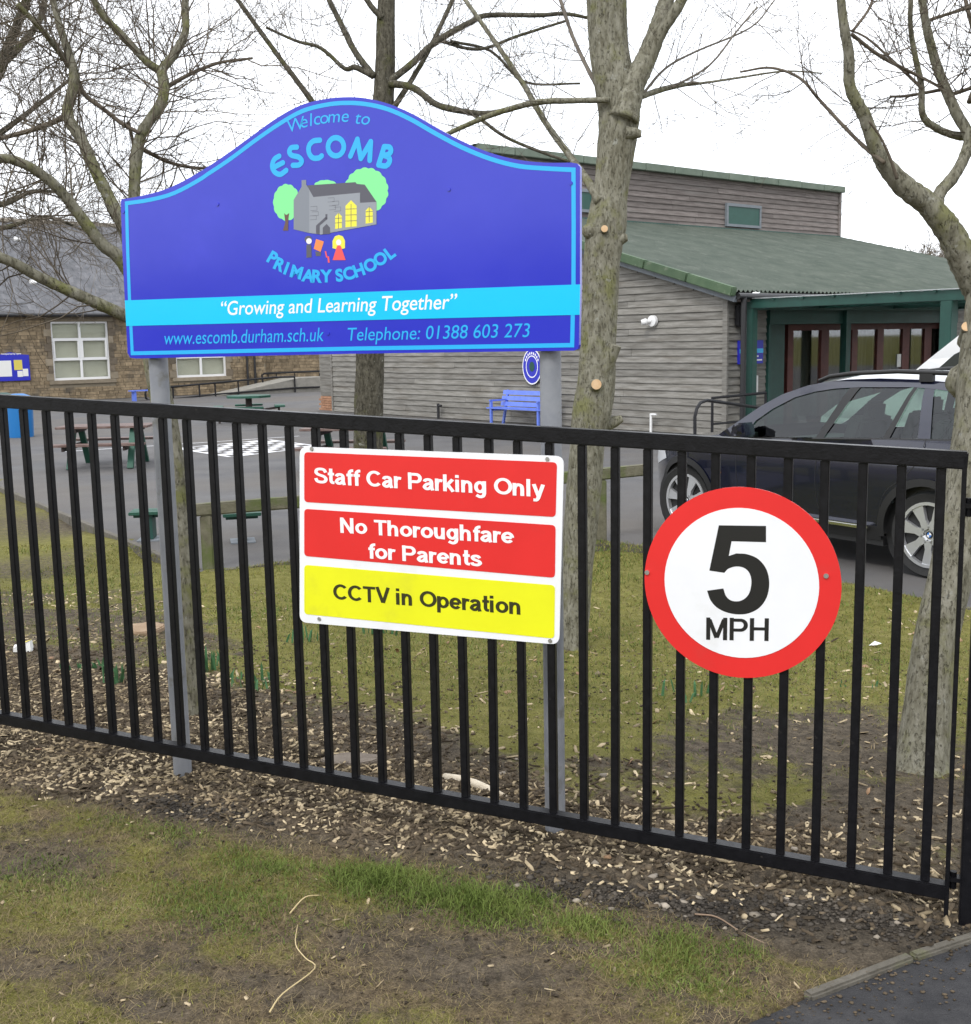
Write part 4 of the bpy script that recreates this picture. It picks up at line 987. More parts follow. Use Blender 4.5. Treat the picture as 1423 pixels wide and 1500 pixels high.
def wall_holes(m_, x0, x1, z0, z1, holes, y0, y1):
    xs = sorted({x0, x1, *[q for h_ in holes for q in h_[:2]]})
    for a, b in zip(xs[:-1], xs[1:]):
        hs = [h_ for h_ in holes if h_[0] <= a + 1e-6 and h_[1] >= b - 1e-6]
        if hs: m_.box(a, b, y0, y1, z0, hs[0][2]); m_.box(a, b, y0, y1, hs[0][3], z1)
        else: m_.box(a, b, y0, y1, z0, z1)
wall_holes(m_, SX0, SX1, 0, SZ, wins, 0, .4); m_.box(SX0, SX1, .4, 8, 0, .05); m_.box(SX1 - .3, SX1, .4, 8, 0, SZ); m_.box(SX0, SX1, 2.5, 2.6, 0, SZ)
m_.build('wall', M['mortar'], school_b)
m_ = MB(); z = .02; row = 0
while z < SZ - .12:
    hh = rnd.choice((.10, .13, .16)); x = SX0 + rnd.uniform(0, .3) + 4
    while x < SX1 - .05:
        w_ = min(rnd.uniform(.18, .52), SX1 - x)
        segs = [(x, x + w_ - .018)]
        for wa, wb, wc, wd in wins:
            if z + hh > wc - .16 and z < wd + .22:
                ns = []
                for a, b in segs:
                    if b < wa - .2 or a > wb + .2: ns.append((a, b))
                    else:
                        if a < wa - .24: ns.append((a, wa - .2))
                        if b > wb + .24: ns.append((wb + .2, b))
                segs = ns
        for a, b in segs:
            if b - a > .05: m_.box(a, b, -.022 - rnd.uniform(0, .018), .02, z, min(z + hh - .016, SZ))
        x += w_
    z += hh; row += 1
m_.build('stonework', M['stone'], school_b, kind='stuff')
for wa, wb, wc, wd in wins:
    m_ = MB(); m_.box(wa - .22, wb + .22, -.045, .3, wd + .002, wd + .21); m_.build('lintel', M['dress'], school_b)
    m_ = MB(); m_.box(wa - .2, wb + .2, -.09, .3, wc - .15, wc - .002); m_.build('window_sill', M['dress'], school_b)
    nq = 8; hz = (wd - wc) / nq
    for k in range(nq):
        wq_ = .19 if k % 2 else .30
        for side in (-1, 1):
            x = wa if side < 0 else wb; m_ = MB()
            m_.box(min(x, x + side * wq_), max(x, x + side * wq_), -.048 - rnd.uniform(0, .01), .12, wc + k * hz + .008, wc + (k + 1) * hz - .008); m_.build('quoin', M['dress_d'] if rnd.random() < .6 else M['dress'], school_b)
    win = bpy.data.objects.new('window', None); COL.objects.link(win); win.parent = school_b; ORG[win.name] = (0, 0, 0)
    m_ = MB(); y0, y1 = .03, .10; f_ = .075; zs = [wc, wc + (wd - wc) * .36, wc + (wd - wc) * .695, wd]; xm = (wa + wb) / 2
    m_.box(wa, wb, y0, y1, wc, wc + f_ + .02); m_.box(wa, wb, y0, y1, wd - f_, wd); m_.box(wa, wa + f_, y0, y1, wc + f_ + .02, wd - f_); m_.box(wb - f_, wb, y0, y1, wc + f_ + .02, wd - f_)
    m_.box(xm - .045, xm + .045, y0 - .003, y1, wc + f_ + .02, wd - f_)
    for z in zs[1:3]:
        for a, b in ((wa + f_, xm - .045), (xm + .045, wb - f_)): m_.box(a, b, y0, y1, z - .055, z + .055)
    for a, b in ((wa + f_, xm - .045), (xm + .045, wb - f_)):      # opening lights in the middle row have a deeper frame
        za, zb = zs[1] + .055, zs[2] - .055
        m_.box(a, a + .06, y0 - .02, y1, za, zb); m_.box(b - .06, b, y0 - .02, y1, za, zb)
    m_.build('frame', M['white_pl'], win)
    for a, b in ((wa + f_, xm - .045), (xm + .045, wb - f_)):
        for z0_, z1_ in zip(zs[:-1], zs[1:]):
            m_ = MB(); m_.box(a, b, .07, .078, z0_ + .05, z1_ - .05); m_.build('pane', M['glass'], win)
    m_ = MB(); m_.box(wa + .02, wb - .02, .16, .17, wc + .02, wd - .02); m_.build('blind', M['blind'], win)
# right hand link wall
m_ = MB(); LX1 = 15.2; m_.box(SX1 + .02, LX1, .5, .9, 0, 3.3); m_.build('link_wall', M['mortar'], school_b)
m_ = MB(); z = .02
while z < 3.2:
    x = SX1 + .03
    while x < LX1 - .1:
        w_ = rnd.uniform(.2, .45); m_.box(x, min(x + w_ - .012, LX1), .48 - rnd.uniform(0, .008), .52, z, z + .125); x += w_
    z += .14
m_.build('stonework', M['stone'], school_b, kind='stuff')
# slate roof
RD, RH = 4.0, 7.38
eave = np.array([0, -.28, SZ - .02]); ridg = np.array([0, RD, RH]); sl = ridg - eave; SLN = np.linalg.norm(sl); sl /= SLN; nr = np.array([0, -sl[2], sl[1]])
m_ = MB(); m_.prism([(eave[1], eave[2] - .05), (RD, RH - .06), (RD + 4.3, SZ - .06)], (SX0, 0, 0), (0, 1, 0), (0, 0, 1), (1, 0, 0), 0, SX1 - SX0 + .2); m_.build('roof', M['slate'], school_b)
m_ = MB(); rows = 27; g_ = SLN / rows
for r in range(rows):
    x = -2.2 - (.17 if r % 2 else 0)
    while x < 10.6:
        w_ = .335; c_ = eave + sl * (r * g_ + g_ / 2 + .02) + nr * (.018 + rnd.uniform(0, .006)) + np.array([x + w_ / 2, 0, 0])
        m_.obox(c_, (w_ / 2 - .004, 0, 0), sl * (g_ / 2 + .03), nr * .008 + sl * 0)
        x += w_
m_.build('slates', M['slate'], school_b, kind='stuff')
for k in range(30):
    x = -2.0 + k * .46; m_ = MB(); m_.tube([(x, RD, RH - .02), (x + .452, RD, RH - .02)], .13, 10); m_.build('ridge_tile', M['ridge'], school_b, smooth=True, angle=40)
m_ = MB(); m_.tube([(SX0, -.36, SZ - .06), (SX1 + .1, -.36, SZ - .06)], .07, 10); m_.build('gutter', M['blackpl'], school_b, smooth=True, angle=40)
m_ = MB(); m_.box(SX0, SX1, -.30, -.0, SZ - .05, SZ - .02); m_.build('eave_board', M['dress_d'], school_b)
for x, z in ((25, 352), (48, 415)):
    # small roof vents
    q = isect(x, z, SC + LW * 0 + np.array([0, 0, eave[2]]) + GW * eave[1], GW * nr[1] + UP * nr[2]) - SC
    m_ = MB(); c_ = np.array([q @ LW, q @ GW, q[2]]) + nr * .06; m_.obox(c_, (.13, 0, 0), sl * .10, nr * .06); m_.build('roof_vent', M['white_pl'], school_b, bevel=.02)
for px_ in (361, 372):
    x = s_px(px_, 540)[0]; m_ = MB(); m_.tube([(x, -.1, SZ - .1), (x, -.1, .1)], .05, 8); m_.build('downpipe', M['blackpl'], school_b, smooth=True, angle=40)
x = s_px(367, 545)[0]
# notice board
def school_thing(name, label, cat, group=None): return thing(name, label, cat, SC, RZ, group, local=True)
t_ = school_thing('notice_board', 'blue framed notice board with curved top on the stone wall at far left', 'notice board')
a, b = s_px(-12, 521, -.1), s_px(45, 557, -.1)
m_ = MB(); m_.prism([(a[0], b[2]), (b[0], b[2]), (b[0], a[2]), (b[0] - .25, a[2] + .02), ((a[0] + b[0]) / 2, a[2] + .12), (a[0] + .25, a[2] + .02), (a[0], a[2])], (0, -.02, 0), (1, 0, 0), (0, 0, 1), (0, -1, 0), 0, .09); m_.build('case', M['notice_blue'], t_, bevel=.01)
for (x0, x1, z0, z1, mt) in ((-6, 16, 528, 552, 'paper'), (21, 32, 527, 542, 'paper_y'), (26, 33, 543, 552, 'paper'), (34, 41, 540, 551, 'paper')):
    p, q = s_px(x0, z1, -.11), s_px(x1, z0, -.11); m_ = MB(); m_.box(p[0], q[0], -.118, -.11, p[2], q[2]); m_.build('poster', M[mt], t_)
fb = Flat(SC + GW * -.113, LW, UP, -GW)
m_ = MB(); text_font(fb, m_, 'Growing and Learning Together', (2, 519.5), (31, 518.8), 2.2, .001, bold=.02)
o_ = m_.build('lettering', M['white_print'], None, fixn=False); o_.parent = t_; o_.matrix_parent_inverse = (Matrix.Translation(tuple(SC)) @ Matrix.Rotation(RZ, 4, 'Z')).inverted()
# ramp with railings
ramp = school_thing('entrance_ramp', 'pale concrete ramp rising along the stone wall to the hall corner', 'ramp')
RT = -2.2
ra, rb, rc = s_px(330, 590, RT)[0], s_px(440, 590, RT)[0], s_px(487, 590, RT)[0]
m_ = MB(); m_.prism([(ra, -.02), (rc, -.02), (rc, .62), (rb, .62), (ra, .03)], (0, RT, 0), (1, 0, 0), (0, 0, 1), (0, 1, 0), 0, 1.5); m_.build('ramp_slab', M['concrete'], ramp)
rl = school_thing('ramp_railing', 'black tubular railing along the ramp in front of the stone wall', 'railing')
c5 = lambda x, y: (220 + x / 5.473, 500 + y / 5.473)
def rp(x, y, t=RT - .05): return s_px(*c5(x, y), t)
loop_ = [rp(-10, 360), rp(-28, 385), rp(-32, 420), rp(-20, 448), rp(160, 465)]
for p, q in (((-10, 360), (160, 368)),): pass
m_ = MB(); m_.tube([rp(160, 465), rp(-14, 470), rp(-34, 455), rp(-38, 420), rp(-32, 390), rp(-12, 375), rp(160, 366), rp(1000, 288), rp(1160, 283)], .042, 8); m_.build('top_rail', M['blackmatt'], rl, smooth=True, angle=40)
m_ = MB(); m_.tube([rp(160, 465), rp(520, 425), rp(1150, 373), rp(1360, 365)], .036, 8); m_.build('lower_rail', M['blackmatt'], rl, smooth=True, angle=40)
for x, y0 in ((182, 366), (393, 346), (520, 335), (705, 317), (1158, 280)):
    p = rp(x, y0); m_ = MB(); m_.tube([(p[0], p[1], p[2]), (p[0], p[1], 0)], .034, 8); m_.build('rail_post', M['blackmatt'], rl, smooth=True, angle=40)
rl = school_thing('landing_railing', 'black tubular railing round the ramp landing beside the hall end wall', 'railing')
RB = -.85
def rp2(x, y): return s_px(*c5(x, y), RB)
m_ = MB(); m_.tube([rp2(912, 390), rp2(900, 300), rp2(897, 270), rp2(915, 258), rp2(1160, 247), rp2(1365, 240)], .042, 8); m_.build('top_rail', M['blackmatt'], rl, smooth=True, angle=40)
m_ = MB(); m_.tube([rp2(915, 360), rp2(1360, 345)], .022, 8); m_.build('lower_rail', M['blackmatt'], rl, smooth=True, angle=40)
for x in (945, 1012, 1160, 1358):
    p = rp2(x, 255); m_ = MB(); m_.tube([p, (p[0], p[1], .6)], .024, 8); m_.build('rail_post', M['blackmatt'], rl, smooth=True, angle=40)

# ------------------------------------------------------------------ playground furniture
M['wood_brown'] = mat('red_brown_planks', (.085, .045, .036), (.19, .135, .12), 5, rough=.6, bump=.2, stretch=(1, 6, 6), rnd_v=.15)
M['wood_green'] = mat('green_planks', (.010, .062, .040), (.016, .085, .055), 5, rough=.6, rnd_v=.1)
M['wood_dk'] = mat('dark_timber', (.03, .02, .018), (.05, .035, .03), 5, rough=.7)
M['old_wood'] = mat('mossy_rail_timber', (.10, .092, .062), (.16, .15, .105), 10, rough=.95, bump=.7, bscale=50, c3=(.09, .11, .035), c3scale=3, c3ramp=(.45, .6))
def picnic(label, loc, rz, tops, frame, L_=1.55, group='picnic tables on the playground', cat='picnic table'):
    t = thing('picnic_table', label, cat, loc, rz, group, local=True)
    for k in range(5):
        y = -.30 + k * .15; m_ = MB(); m_.box(-L_ / 2, L_ / 2, y - .07, y + .07, .69, .73); m_.build('table_plank', M[tops], t, bevel=.006)
    for s_ in (-1, 1):
        for k in range(2):
            y = s_ * (.62 + k * .14); m_ = MB(); m_.box(-L_ / 2, L_ / 2, y - .065, y + .065, .41, .45); m_.build('seat_plank', M[tops], t, bevel=.006)
    for x in (-L_ / 2 + .28, L_ / 2 - .28):
        for s_ in (-1, 1):
            m_ = MB(); m_.beam((x, s_ * .62, 0), (x, s_ * .22, .69), .07, .10, up=(1, 0, 0)); m_.build('leg', M[frame], t)
        m_ = MB(); m_.box(x - .075, x - .037, -.76, .76, .33, .41); m_.build('seat_bearer', M['wood_dk'], t)
        m_ = MB(); m_.box(x + .037, x + .07, -.36, .36, .62, .688); m_.build('top_bearer', M['wood_dk'], t)
    return t
p = on_z(160, 682); picnic('picnic table with red brown planks and green legs, nearest the left fence end', p, .06, 'wood_brown', 'wood_green', 1.6)
p = on_z(515, 690); picnic('picnic table with pale worn top half hidden behind the parking sign', p, -.15, 'wood_brown', 'wood_green', 1.5)
p = on_z(366, 619)
t = thing('picnic_table', 'round green picnic table in front of the ramp railing', 'picnic table', p, .2, 'picnic tables on the playground', local=True)
m_ = MB(); m_.tube([(0, 0, .68), (0, 0, .74)], [.62, .62], 8); m_.build('table_top', M['wood_green'], t)
m_ = MB(); m_.tube([(0, 0, 0), (0, 0, .05), (0, 0, .06), (0, 0, .67)], [.35, .35, .09, .09], 10); m_.build('pedestal', M['wood_dk'], t)
for k in range(4):
    a = k * math.pi / 2; c_, s_ = math.cos(a), math.sin(a)
    m_ = MB(); m_.obox((c_ * .82, s_ * .82, .44), (c_ * .14, s_ * .14, 0), (-s_ * .38, c_ * .38, 0), (0, 0, .025)); m_.build('seat', M['wood_green'], t, bevel=.01)
    m_ = MB(); m_.beam((c_ * .1, s_ * .1, .3), (c_ * .8, s_ * .8, .40), .06, .06); m_.beam((c_ * .8, s_ * .8, 0), (c_ * .8, s_ * .8, .41), .06, .06, up=(c_, s_, 0)); m_.build('leg', M['wood_dk'], t)
for lab, (sx_, sy_), rz in (('green slatted stool left of the grey sign post, behind the railing', (222, 790), .1), ('green slatted stool right of the mossy leaning trunk', (356, 793), .25)):
    p = on_z(sx_, sy_); t = thing('stool', lab, 'stool', p, rz, 'green stools near the knee rail', local=True)
    for k in range(3):
        m_ = MB(); m_.box(-.20, .20, -.16 + k * .107, -.16 + k * .107 + .098, .29, .325); m_.build('seat_slat', M['wood_green'], t, bevel=.005)
    m_ = MB(); m_.box(-.04, .04, -.11, .11, .02, .29); m_.build('leg', M['dkgreen2'], t)
    m_ = MB(); m_.box(-.13, .13, -.15, .15, 0, .015); m_.build('foot_plate', M['fascia'], t)
    m_ = MB(); m_.box(-.17, .17, -.05, .05, .25, .288); m_.build('bearer', M['dkgreen2'], t)
# knee rail
def knee():
    t = thing('knee_rail', 'low mossy timber knee rail along the near edge of the playground', 'rail', on_z(295, 828))
    A = at(272, 748, 10.75); B = at(600, 722, 11.35); C = at(955, 687, 12.0)
    for p, q in ((A, B), (B, C)):
        d = (q - p) / np.linalg.norm(q - p); m_ = MB(); m_.beam(p + d * .004, q - d * .004, .12, .115); m_.build('rail', M['old_wood'], t, bevel=.015)
    for f in (.04, .30, .62, .88):
        p = A + (C - A) * f if f != .62 else B; p = np.array([p[0], p[1] + .0, 0]); zt = np.interp(p[0], [A[0], B[0], C[0]], [A[2], B[2], C[2]]) - .06
        m_ = MB(); m_.obox((p[0], p[1], (zt - .05) / 2), (.055, 0, 0), (0, .055, 0), (0, 0, (zt + .05) / 2)); m_.build('post', M['old_wood'], t, bevel=.01)
knee()
# bins
def bin_(name, label, x, y, r, hgt, mt, lid):
    p = on_z(x, y); t = thing(name, label, 'bin', p, 0, None, local=True)
    m_ = MB(); m_.tube([(0, 0, 0), (0, 0, .04), (0, 0, hgt)], [r * .9, r * .92, r], 20); m_.build('body', M[mt], t, smooth=True, angle=40)
    m_ = MB(); m_.tube([(0, 0, hgt), (0, 0, hgt + .05), (0, 0, hgt + .2), (0, 0, hgt + .26)], [r * 1.05, r * 1.06, r * .9, r * .4], 20); m_.build('lid', M[lid], t, smooth=True, angle=40)
M['cyanbin'] = mat('blue_bin', (.01, .15, .42), rough=.45)
bin_('litter_bin', 'bright blue round litter bin behind the railing at the left edge', 31, 640, .32, .78, 'cyanbin', 'cyanbin')
bin_('litter_bin', 'dark green round litter bin partly hidden by the first railing bars', 8, 632, .30, .74, 'dkgreen2', 'dkgreen2')
p = s_px(213, 590, -2.9)
t = school_thing('low_bench', 'low blue bench below the stone wall left of the grey sign post', 'bench')
for k in range(3):
    m_ = MB(); m_.box(p[0] - .6, p[0] + .5, -3.1 + k * .13, -3.1 + k * .13 + .11, .38, .42); m_.build('seat_slat', M['blue'], t)
for x in (p[0] - .45, p[0] + .35):
    m_ = MB(); m_.box(x - .04, x + .04, -3.06, -2.78, 0, .38); m_.build('leg', M['blue'], t)

# ------------------------------------------------------------------ dark blue estate car (local: x forward from the rear axle, y to its left, z up; left flank at y = 0)
M['carpaint'] = mat('dark_blue_car_paint', (.007, .009, .024), (.009, .011, .029), 2, rough=.16, metal=.3, coat=1.0, spec=.6)
M['cartrim'] = mat('car_black_trim', (.012, .012, .013), rough=.5)
M['tyre'] = mat('tyre_rubber', (.014, .014, .014), (.022, .022, .022), 30, rough=.85)
M['alloy'] = mat('alloy_wheel', (.62, .63, .65), rough=.32, metal=.75)
M['chrome'] = mat('chrome', (.7, .7, .72), rough=.15, metal=1.0)
M['seat'] = mat('car_seat', (.035, .035, .038), (.05, .05, .052), 5, rough=.8)
M['lampglass'] = mat('lamp_glass', (.6, .62, .65), rough=.08, spec=.8)
M['amber'] = mat('amber_lamp', (.6, .25, .03), rough=.2)
M['roundel'] = mat('roundel_blue', (.03, .16, .5), rough=.3)
CW = 1.93
CPX = np.array([3.733, 9.726, .004]); CTH = math.radians(124.4)
def flank(x, z):
    i = 0.0
    if z > 1.13: i += (z - 1.13) * .40 + max(0, z - 1.5) ** 2 * 1.6
    else: i += .035 * ((z - .80) / .40) ** 2 * (1 if z > .8 else .8)
    if x > 2.7: i += .42 * ((x - 2.7) / 1.05) ** 2.2
    if x < -.3: i += .22 * ((-.3 - x) / .75) ** 2
    return i
def patch(poly, step, off=0.0, side=1):
    """flank panel: polygon in (x, z) cut into small cells and bent on to the flank"""
    bm = bmesh.new(); bm.faces.new([bm.verts.new((p[0], 0, p[1])) for p in poly])
    xs = [p[0] for p in poly]; zs = [p[1] for p in poly]
    for k in np.arange(math.floor(min(xs) / step) * step, max(xs), step): bmesh.ops.bisect_plane(bm, geom=bm.verts[:] + bm.edges[:] + bm.faces[:], plane_co=(k, 0, 0), plane_no=(1, 0, 0))
    for k in np.arange(math.floor(min(zs) / step) * step, max(zs), step): bmesh.ops.bisect_plane(bm, geom=bm.verts[:] + bm.edges[:] + bm.faces[:], plane_co=(0, 0, k), plane_no=(0, 0, 1))
    bmesh.ops.triangulate(bm, faces=[f for f in bm.faces if len(f.verts) > 4])
    bm.verts.index_update()
    vs = []
    for v in bm.verts:
        y = -flank(v.co.x, v.co.z) + off
        vs.append((v.co.x, y if side > 0 else -CW - y, v.co.z))
    fs = [tuple(v.index for v in f.verts) for f in bm.faces]
    bm.free(); return vs, fs
arch = lambda cx, r, a0, a1: [(cx + r * math.cos(math.radians(a)), .375 + r * math.sin(math.radians(a))) for a in np.linspace(a0, a1, 22)]
topline = [(3.74, .60), (3.72, .74), (3.66, .84), (3.50, .91), (3.20, .985), (2.80, 1.05), (2.42, 1.105)]
roofline = [(2.30, 1.17), (2.12, 1.29), (1.94, 1.41), (1.72, 1.525), (1.50, 1.60), (1.30, 1.645), (1.05, 1.675), (.70, 1.69), (.24, 1.685), (-.2, 1.655), (-.6, 1.60), (-.86, 1.52)]
rear = [(-.98, 1.22), (-1.05, .98), (-1.07, .62), (-1.0, .34)]
belt = [(-.93, 1.225), (-.25, 1.205), (.4, 1.18), (1.1, 1.145), (2.04, 1.095), (2.36, 1.08)]
glass_top = [(2.05, 1.115), (1.96, 1.265), (1.79, 1.385), (1.56, 1.50), (1.34, 1.56), (1.13, 1.592), (.87, 1.61), (.3, 1.622), (.12, 1.612), (-.24, 1.583), (-.58, 1.52), (-.74, 1.42)]
car = thing('parked_car', 'dark blue estate car with silver multi spoke wheels parked behind the railing', 'car', CPX, CTH, local=True)
lower = [(-1.0, .34), (-.43, .32)] + arch(0, .435, 187, -7) + [(.5, .30), (2.44, .30)] + arch(2.93, .425, 187, -7) + [(3.42, .30), (3.66, .30), (3.74, .42)] + topline + belt[::-1] + rear[:3]
m_ = MB()
for sd in (1, -1): m_.add(*patch(lower, .09, 0, sd))
# roof frame and pillars
band = [(2.42, 1.105)] + roofline + rear[:1] + [(-.93, 1.225), (-.80, 1.24)] + glass_top[::-1] + [(2.10, 1.098), (2.36, 1.08)]
for sd in (1, -1): m_.add(*patch(band, .09, 0, sd))
# bonnet, roof, tail: strips across from flank to flank
def strip(pts, crown):
    vs = []; nv = 13
    for x, z in pts:
        y0 = -flank(x, z); y1 = -CW - y0
        for k in range(nv):
            u = k / (nv - 1); vs.append((x + (crown * .6 if z < .95 and x > 3 else 0) * (1 - (2 * u - 1) ** 2), y0 + (y1 - y0) * u, z + crown * (1 - abs(2 * u - 1) ** 3)))
    return vs, [(i * nv + k, i * nv + k + 1, (i + 1) * nv + k + 1, (i + 1) * nv + k) for i in range(len(pts) - 1) for k in range(nv - 1)]
def dens(pts, st=.09):
    o = []
    for p, q in zip(pts[:-1], pts[1:]):
        n = max(1, int(math.hypot(q[0] - p[0], q[1] - p[1]) / st)); o += [(p[0] + (q[0] - p[0]) * i / n, p[1] + (q[1] - p[1]) * i / n) for i in range(n)]
    return o + [pts[-1]]
m_.add(*strip(dens([(3.66, .30), (3.74, .42)] + topline), .055))
ri = [r for r in roofline if r[0] <= 1.51]
m_.add(*strip(dens(ri[:-1]), .05)); m_.add(*strip(dens(rear), .03))
body = m_.build('body', M['carpaint'], car, smooth=True, angle=50)
m_ = MB(); m_.add(*strip(dens([(2.42, 1.105)] + [r for r in roofline if r[0] > 1.49]), .05)); m_.build('windscreen', M['carglass'], car, smooth=True)
m_ = MB(); m_.add(*strip(dens([ri[-2], ri[-1], rear[0]]), .04)); m_.build('rear_screen', M['carglass'], car, smooth=True)
for nm, P in (('front_window', [(2.04, 1.10), (1.96, 1.265), (1.79, 1.385), (1.56, 1.50), (1.34, 1.56), (1.13, 1.592), (.96, 1.604), (1.18, 1.142)]),
              ('rear_window', [(1.10, 1.148), (.86, 1.612), (.30, 1.622), (.46, 1.178)]), ('quarter_window', [(.40, 1.182), (.27, 1.620), (.19, 1.618), (.11, 1.195)]),
              ('cargo_window', [(.0, 1.20), (.10, 1.610), (-.24, 1.583), (-.56, 1.525), (-.62, 1.218)])):
    for sd in (1, -1):
        m_ = MB(); m_.add(*patch(P, .11, -.012, sd)); m_.build(nm, M['carglass'], car, smooth=True)
for P in ([(1.185, 1.14), (1.095, 1.148), (.855, 1.614), (.965, 1.606)], [(.465, 1.176), (.395, 1.184), (.265, 1.624), (.305, 1.624)], [(-.61, 1.215), (-.94, 1.225), (-.74, 1.44), (-.56, 1.53)], [(.115, 1.193), (-.005, 1.202), (.095, 1.616), (.195, 1.622)]):
    for sd in (1, -1):
        m_ = MB(); m_.add(*patch(P, .11, -.002, sd)); m_.build('pillar', M['cartrim'] if P[0][0] != .115 else M['carpaint'], car, smooth=True)
# lower cladding: wheel arch lips and sill
def ringpoly(cx, r0, r1): return arch(cx, r1, 188, -8) + arch(cx, r0, -8, 188)
for cx, r in ((0, .435), (2.93, .425)):
    m_ = MB(); m_.add(*patch(ringpoly(cx, r - .012, r + .055), .1, .012)); m_.build('arch_lip', M['cartrim'], car, smooth=True)
    m_ = MB(); m_.tube([(cx, -.10, .375), (cx, -.5, .375)], r + .02, 24, cap=True); m_.build('wheel_well', M['cartrim'], car)
m_ = MB(); m_.add(*patch([(.46, .27), (2.48, .27), (2.48, .40), (.46, .40)], .12, .006)); m_.build('sill', M['cartrim'], car)
m_ = MB(); m_.box(.56, 2.35, -.08, .035, .365, .40); m_.build('running_board', M['chrome'], car, bevel=.008)
m_ = MB(); m_.box(.45, 2.5, -CW + .1, -.06, .22, .30); m_.box(-.8, .5, -CW + .3, -.3, .24, .3); m_.box(2.4, 3.5, -CW + .3, -.3, .24, .3); m_.build('underbody', M['cartrim'], car)
# panel gaps
def gap(pts, w=.007):
    vs, fs = stroke(pts, w); return [(x, -flank(x, z) + .0018, z) for x, z in vs], fs
for g in ([(2.08, 1.10), (2.16, .9), (2.14, .6), (2.05, .42)], [(1.12, 1.145), (1.17, .9), (1.16, .6), (1.10, .42)], [(.03, 1.20), (.06, 1.05), (.22, .86), (.40, .72), (.47, .52), (.44, .42)], [(2.34, 1.075), (2.6, 1.045), (3.2, .965), (3.5, .88)]):
    m_ = MB(); m_.add(*gap(dens(smooth(g, 5), .05))); m_.build('panel_gap', M['cartrim'], car, fixn=False)
m_ = MB(); m_.add(*gap(dens([(.42, .665), (1.2, .65), (2.2, .63)], .1), .012)); m_.build('rubbing_strip', M['carpaint'], car, fixn=False)
m_ = MB(); m_.add(*gap(dens(belt, .1), .014)); m_.build('belt_trim', M['cartrim'], car, fixn=False)
for x in (.27, 1.35):
    m_ = MB(); y = -flank(x, 1.03) + .02; m_.tube([(x - .10, y - .02, 1.03), (x - .08, y + .012, 1.033), (x + .08, y + .012, 1.035), (x + .10, y - .02, 1.035)], .013, 8); m_.build('door_handle', M['carpaint'], car, smooth=True)
m_ = MB(); m_.prism([(1.88, 1.12), (2.05, 1.10), (2.07, 1.18), (2.02, 1.25), (1.90, 1.26)], (0, .02, 0), (1, 0, 0), (0, 0, 1), (0, 1, 0), 0, .18); mi = m_.build('wing_mirror', M['carpaint'], car, bevel=.02, smooth=True, angle=50)
m_ = MB(); m_.box(1.95, 2.02, -.08, .03, 1.10, 1.15); m_.build('mirror_arm', M['cartrim'], mi)
# roof rails
for sd in (1, -1):
    m_ = MB(); pts = []
    for x, z in ((1.36, 1.655), (1.24, 1.70), (1.0, 1.73), (.5, 1.755), (0, 1.745), (-.3, 1.72), (-.46, 1.66)):
        y = -.26; pts.append((x, y if sd > 0 else -CW - y, z))
    m_.tube(pts, .021, 8); r_ = m_.build('roof_rail', M['cartrim'], car, smooth=True)
    m_ = MB(); y = -.26 if sd > 0 else -CW + .26; m_.box(.14, .27, y - .02, y + .02, 1.67, 1.74); m_.build('rail_foot', M['cartrim'], r_)
